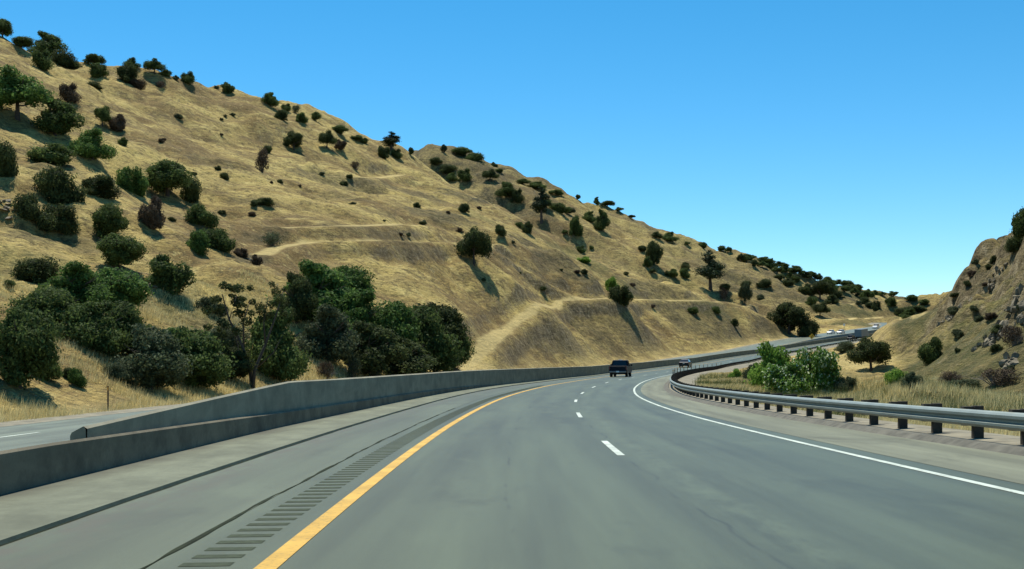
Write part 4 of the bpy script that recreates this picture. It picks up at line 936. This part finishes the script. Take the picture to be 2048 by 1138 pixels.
def box_truck(label):
    o = empty('box_truck'); tag(o, label, 'truck', 'vehicles on our side of the road')
    MB().box((0, -1.2, 2.25), (2.5, 7.4, 2.6)).build('cargo_box', M['greyp'], o, .04)
    MB().prism([(2.6, .6), (2.6, 2.5), (3.1, 2.6), (3.9, 2.2), (4.3, 1.4), (4.5, .6)], 2.3, 2.1).build('cab', M['greyp'], o, .06)
    MB().add([(-.9, 3.93, 2.15), (.9, 3.93, 2.15), (1.0, 4.28, 1.45), (-1.0, 4.28, 1.45)], [(0, 1, 2, 3)]).build('windscreen', M['glass'], o)
    MB().box((0, -4.93, 2.2), (2.2, .05, 2.3)).build('rear_door', M['greyp'], o, .02)
    MB().box((0, -4.95, .6), (2.3, .12, .16)).build('bumper', M['trim'], o)
    for sx in (-1, 1): MB().box((sx * 1.0, -4.96, .82), (.3, .04, .12)).build('tail_light', M['red'], o)
    MB().box((0, -.5, .8), (1.0, 8.6, .28)).build('chassis', M['trim'], o); wheels(o, (-3.2, 3.3), 1.0, .48, .3)
    return o
place(box_truck('grey box truck far ahead, rounding the bend'), find_s(1725, -1.85, 250, 470), -1.85)
OP = 'white vehicles on the opposite road'
place(car('whitep', 'leftmost white car coming towards us on the far opposite road', OP), find_s(1662, -14.5, 330, 600), -14.5, True)
place(car('whitep', 'second white car from the left on the far opposite road', OP), find_s(1682, -11, 330, 600), -11, True)
place(car('whitep', 'white van-like car on the far opposite road beside the grey truck', OP, cat='van', suv=True), find_s(1752, -11, 330, 600), -11, True)
# yellow diamond sign
s_ = find_s(1624, -6.7, 250, 470); P = road(s_, -6.7); t = float(np.interp(s_, SS, RT))
sg = empty('warning_sign', tuple(P), 0); sg.rotation_euler = (0, 0, -.26); tag(sg, 'yellow diamond curve warning sign with a black arrow on the median barrier', 'road sign')
MB().box((0, .03, 1.6), (.09, .05, 3.2)).build('post', M['steel'], sg)
a = .95; pl = MB().add([(0, -.02, 2.7 - a), (a, -.02, 2.7), (0, -.02, 2.7 + a), (-a, -.02, 2.7), (0, .0, 2.7 - a), (a, .0, 2.7), (0, .0, 2.7 + a), (-a, .0, 2.7)], [(0, 1, 2, 3), (7, 6, 5, 4), (0, 4, 5, 1), (1, 5, 6, 2), (2, 6, 7, 3), (3, 7, 4, 0)]).build('panel', M['signy'], sg)
y_ = -.026; MB().add([(-.16, y_, 2.2), (-.02, y_, 2.2), (-.02, y_, 2.62), (-.16, y_, 2.66), (.14, y_, 2.88), (.22, y_, 2.76), (.02, y_, 3.0), (.34, y_, 3.04), (.34, y_, 2.70)], [(0, 1, 2, 3), (3, 2, 5, 4), (6, 8, 7)]).build('arrow', M['black'], pl)
# small roadside sign on the far left side
s_ = find_s(1688, -19.5, 330, 600); P = road(s_, -19.5); o = empty('roadside_sign', tuple(P), -.3); tag(o, 'small pale sign on a post beside the far opposite road', 'road sign')
MB().box((0, .03, 1.2), (.08, .05, 2.4)).build('post', M['steel'], o); MB().box((0, 0, 2.3), (.7, .03, .9)).build('panel', M['whitep'], o, .01)
# paddle marker on the left
x, y, z = raycast(216, 822, 25)
z = max(z, float(road(40, -19.5)[2]) - .1)
o = empty('marker_post', (x, y, z)); tag(o, 'thin brown marker post in the golden grass beside the opposite road', 'marker post')
MB().box((0, 0, .5), (.07, .025, 1.25)).build('stake', M['brownp'], o, .004); MB().box((0, -.016, 1.0), (.055, .006, .16)).build('reflector', M['amber'], o)
# delineators along the far guardrail
d0 = None
for k in range(14):
    s_ = 84 + 8.2 * k; P = road(s_, float(orl(s_)) + .02)
    if d0 is None:
        d0 = empty('delineator'); a1 = MB().box((0, 0, .5), (.07, .012, 1.0)).build('stake', M['brownp'], d0); a2 = MB().box((0, -.008, .92), (.07, .005, .12)).build('reflector', M['amber'], d0); o = d0
    else:
        o = d0.copy(); COL.objects.link(o)
        for c_ in (a1, a2): q_ = c_.copy(); COL.objects.link(q_); q_.parent = o
    o.location = (P[0], P[1], P[2] + .1); tag(o, 'thin delineator stake standing along the far bend of the guardrail', 'marker post', 'delineators along the guardrail')
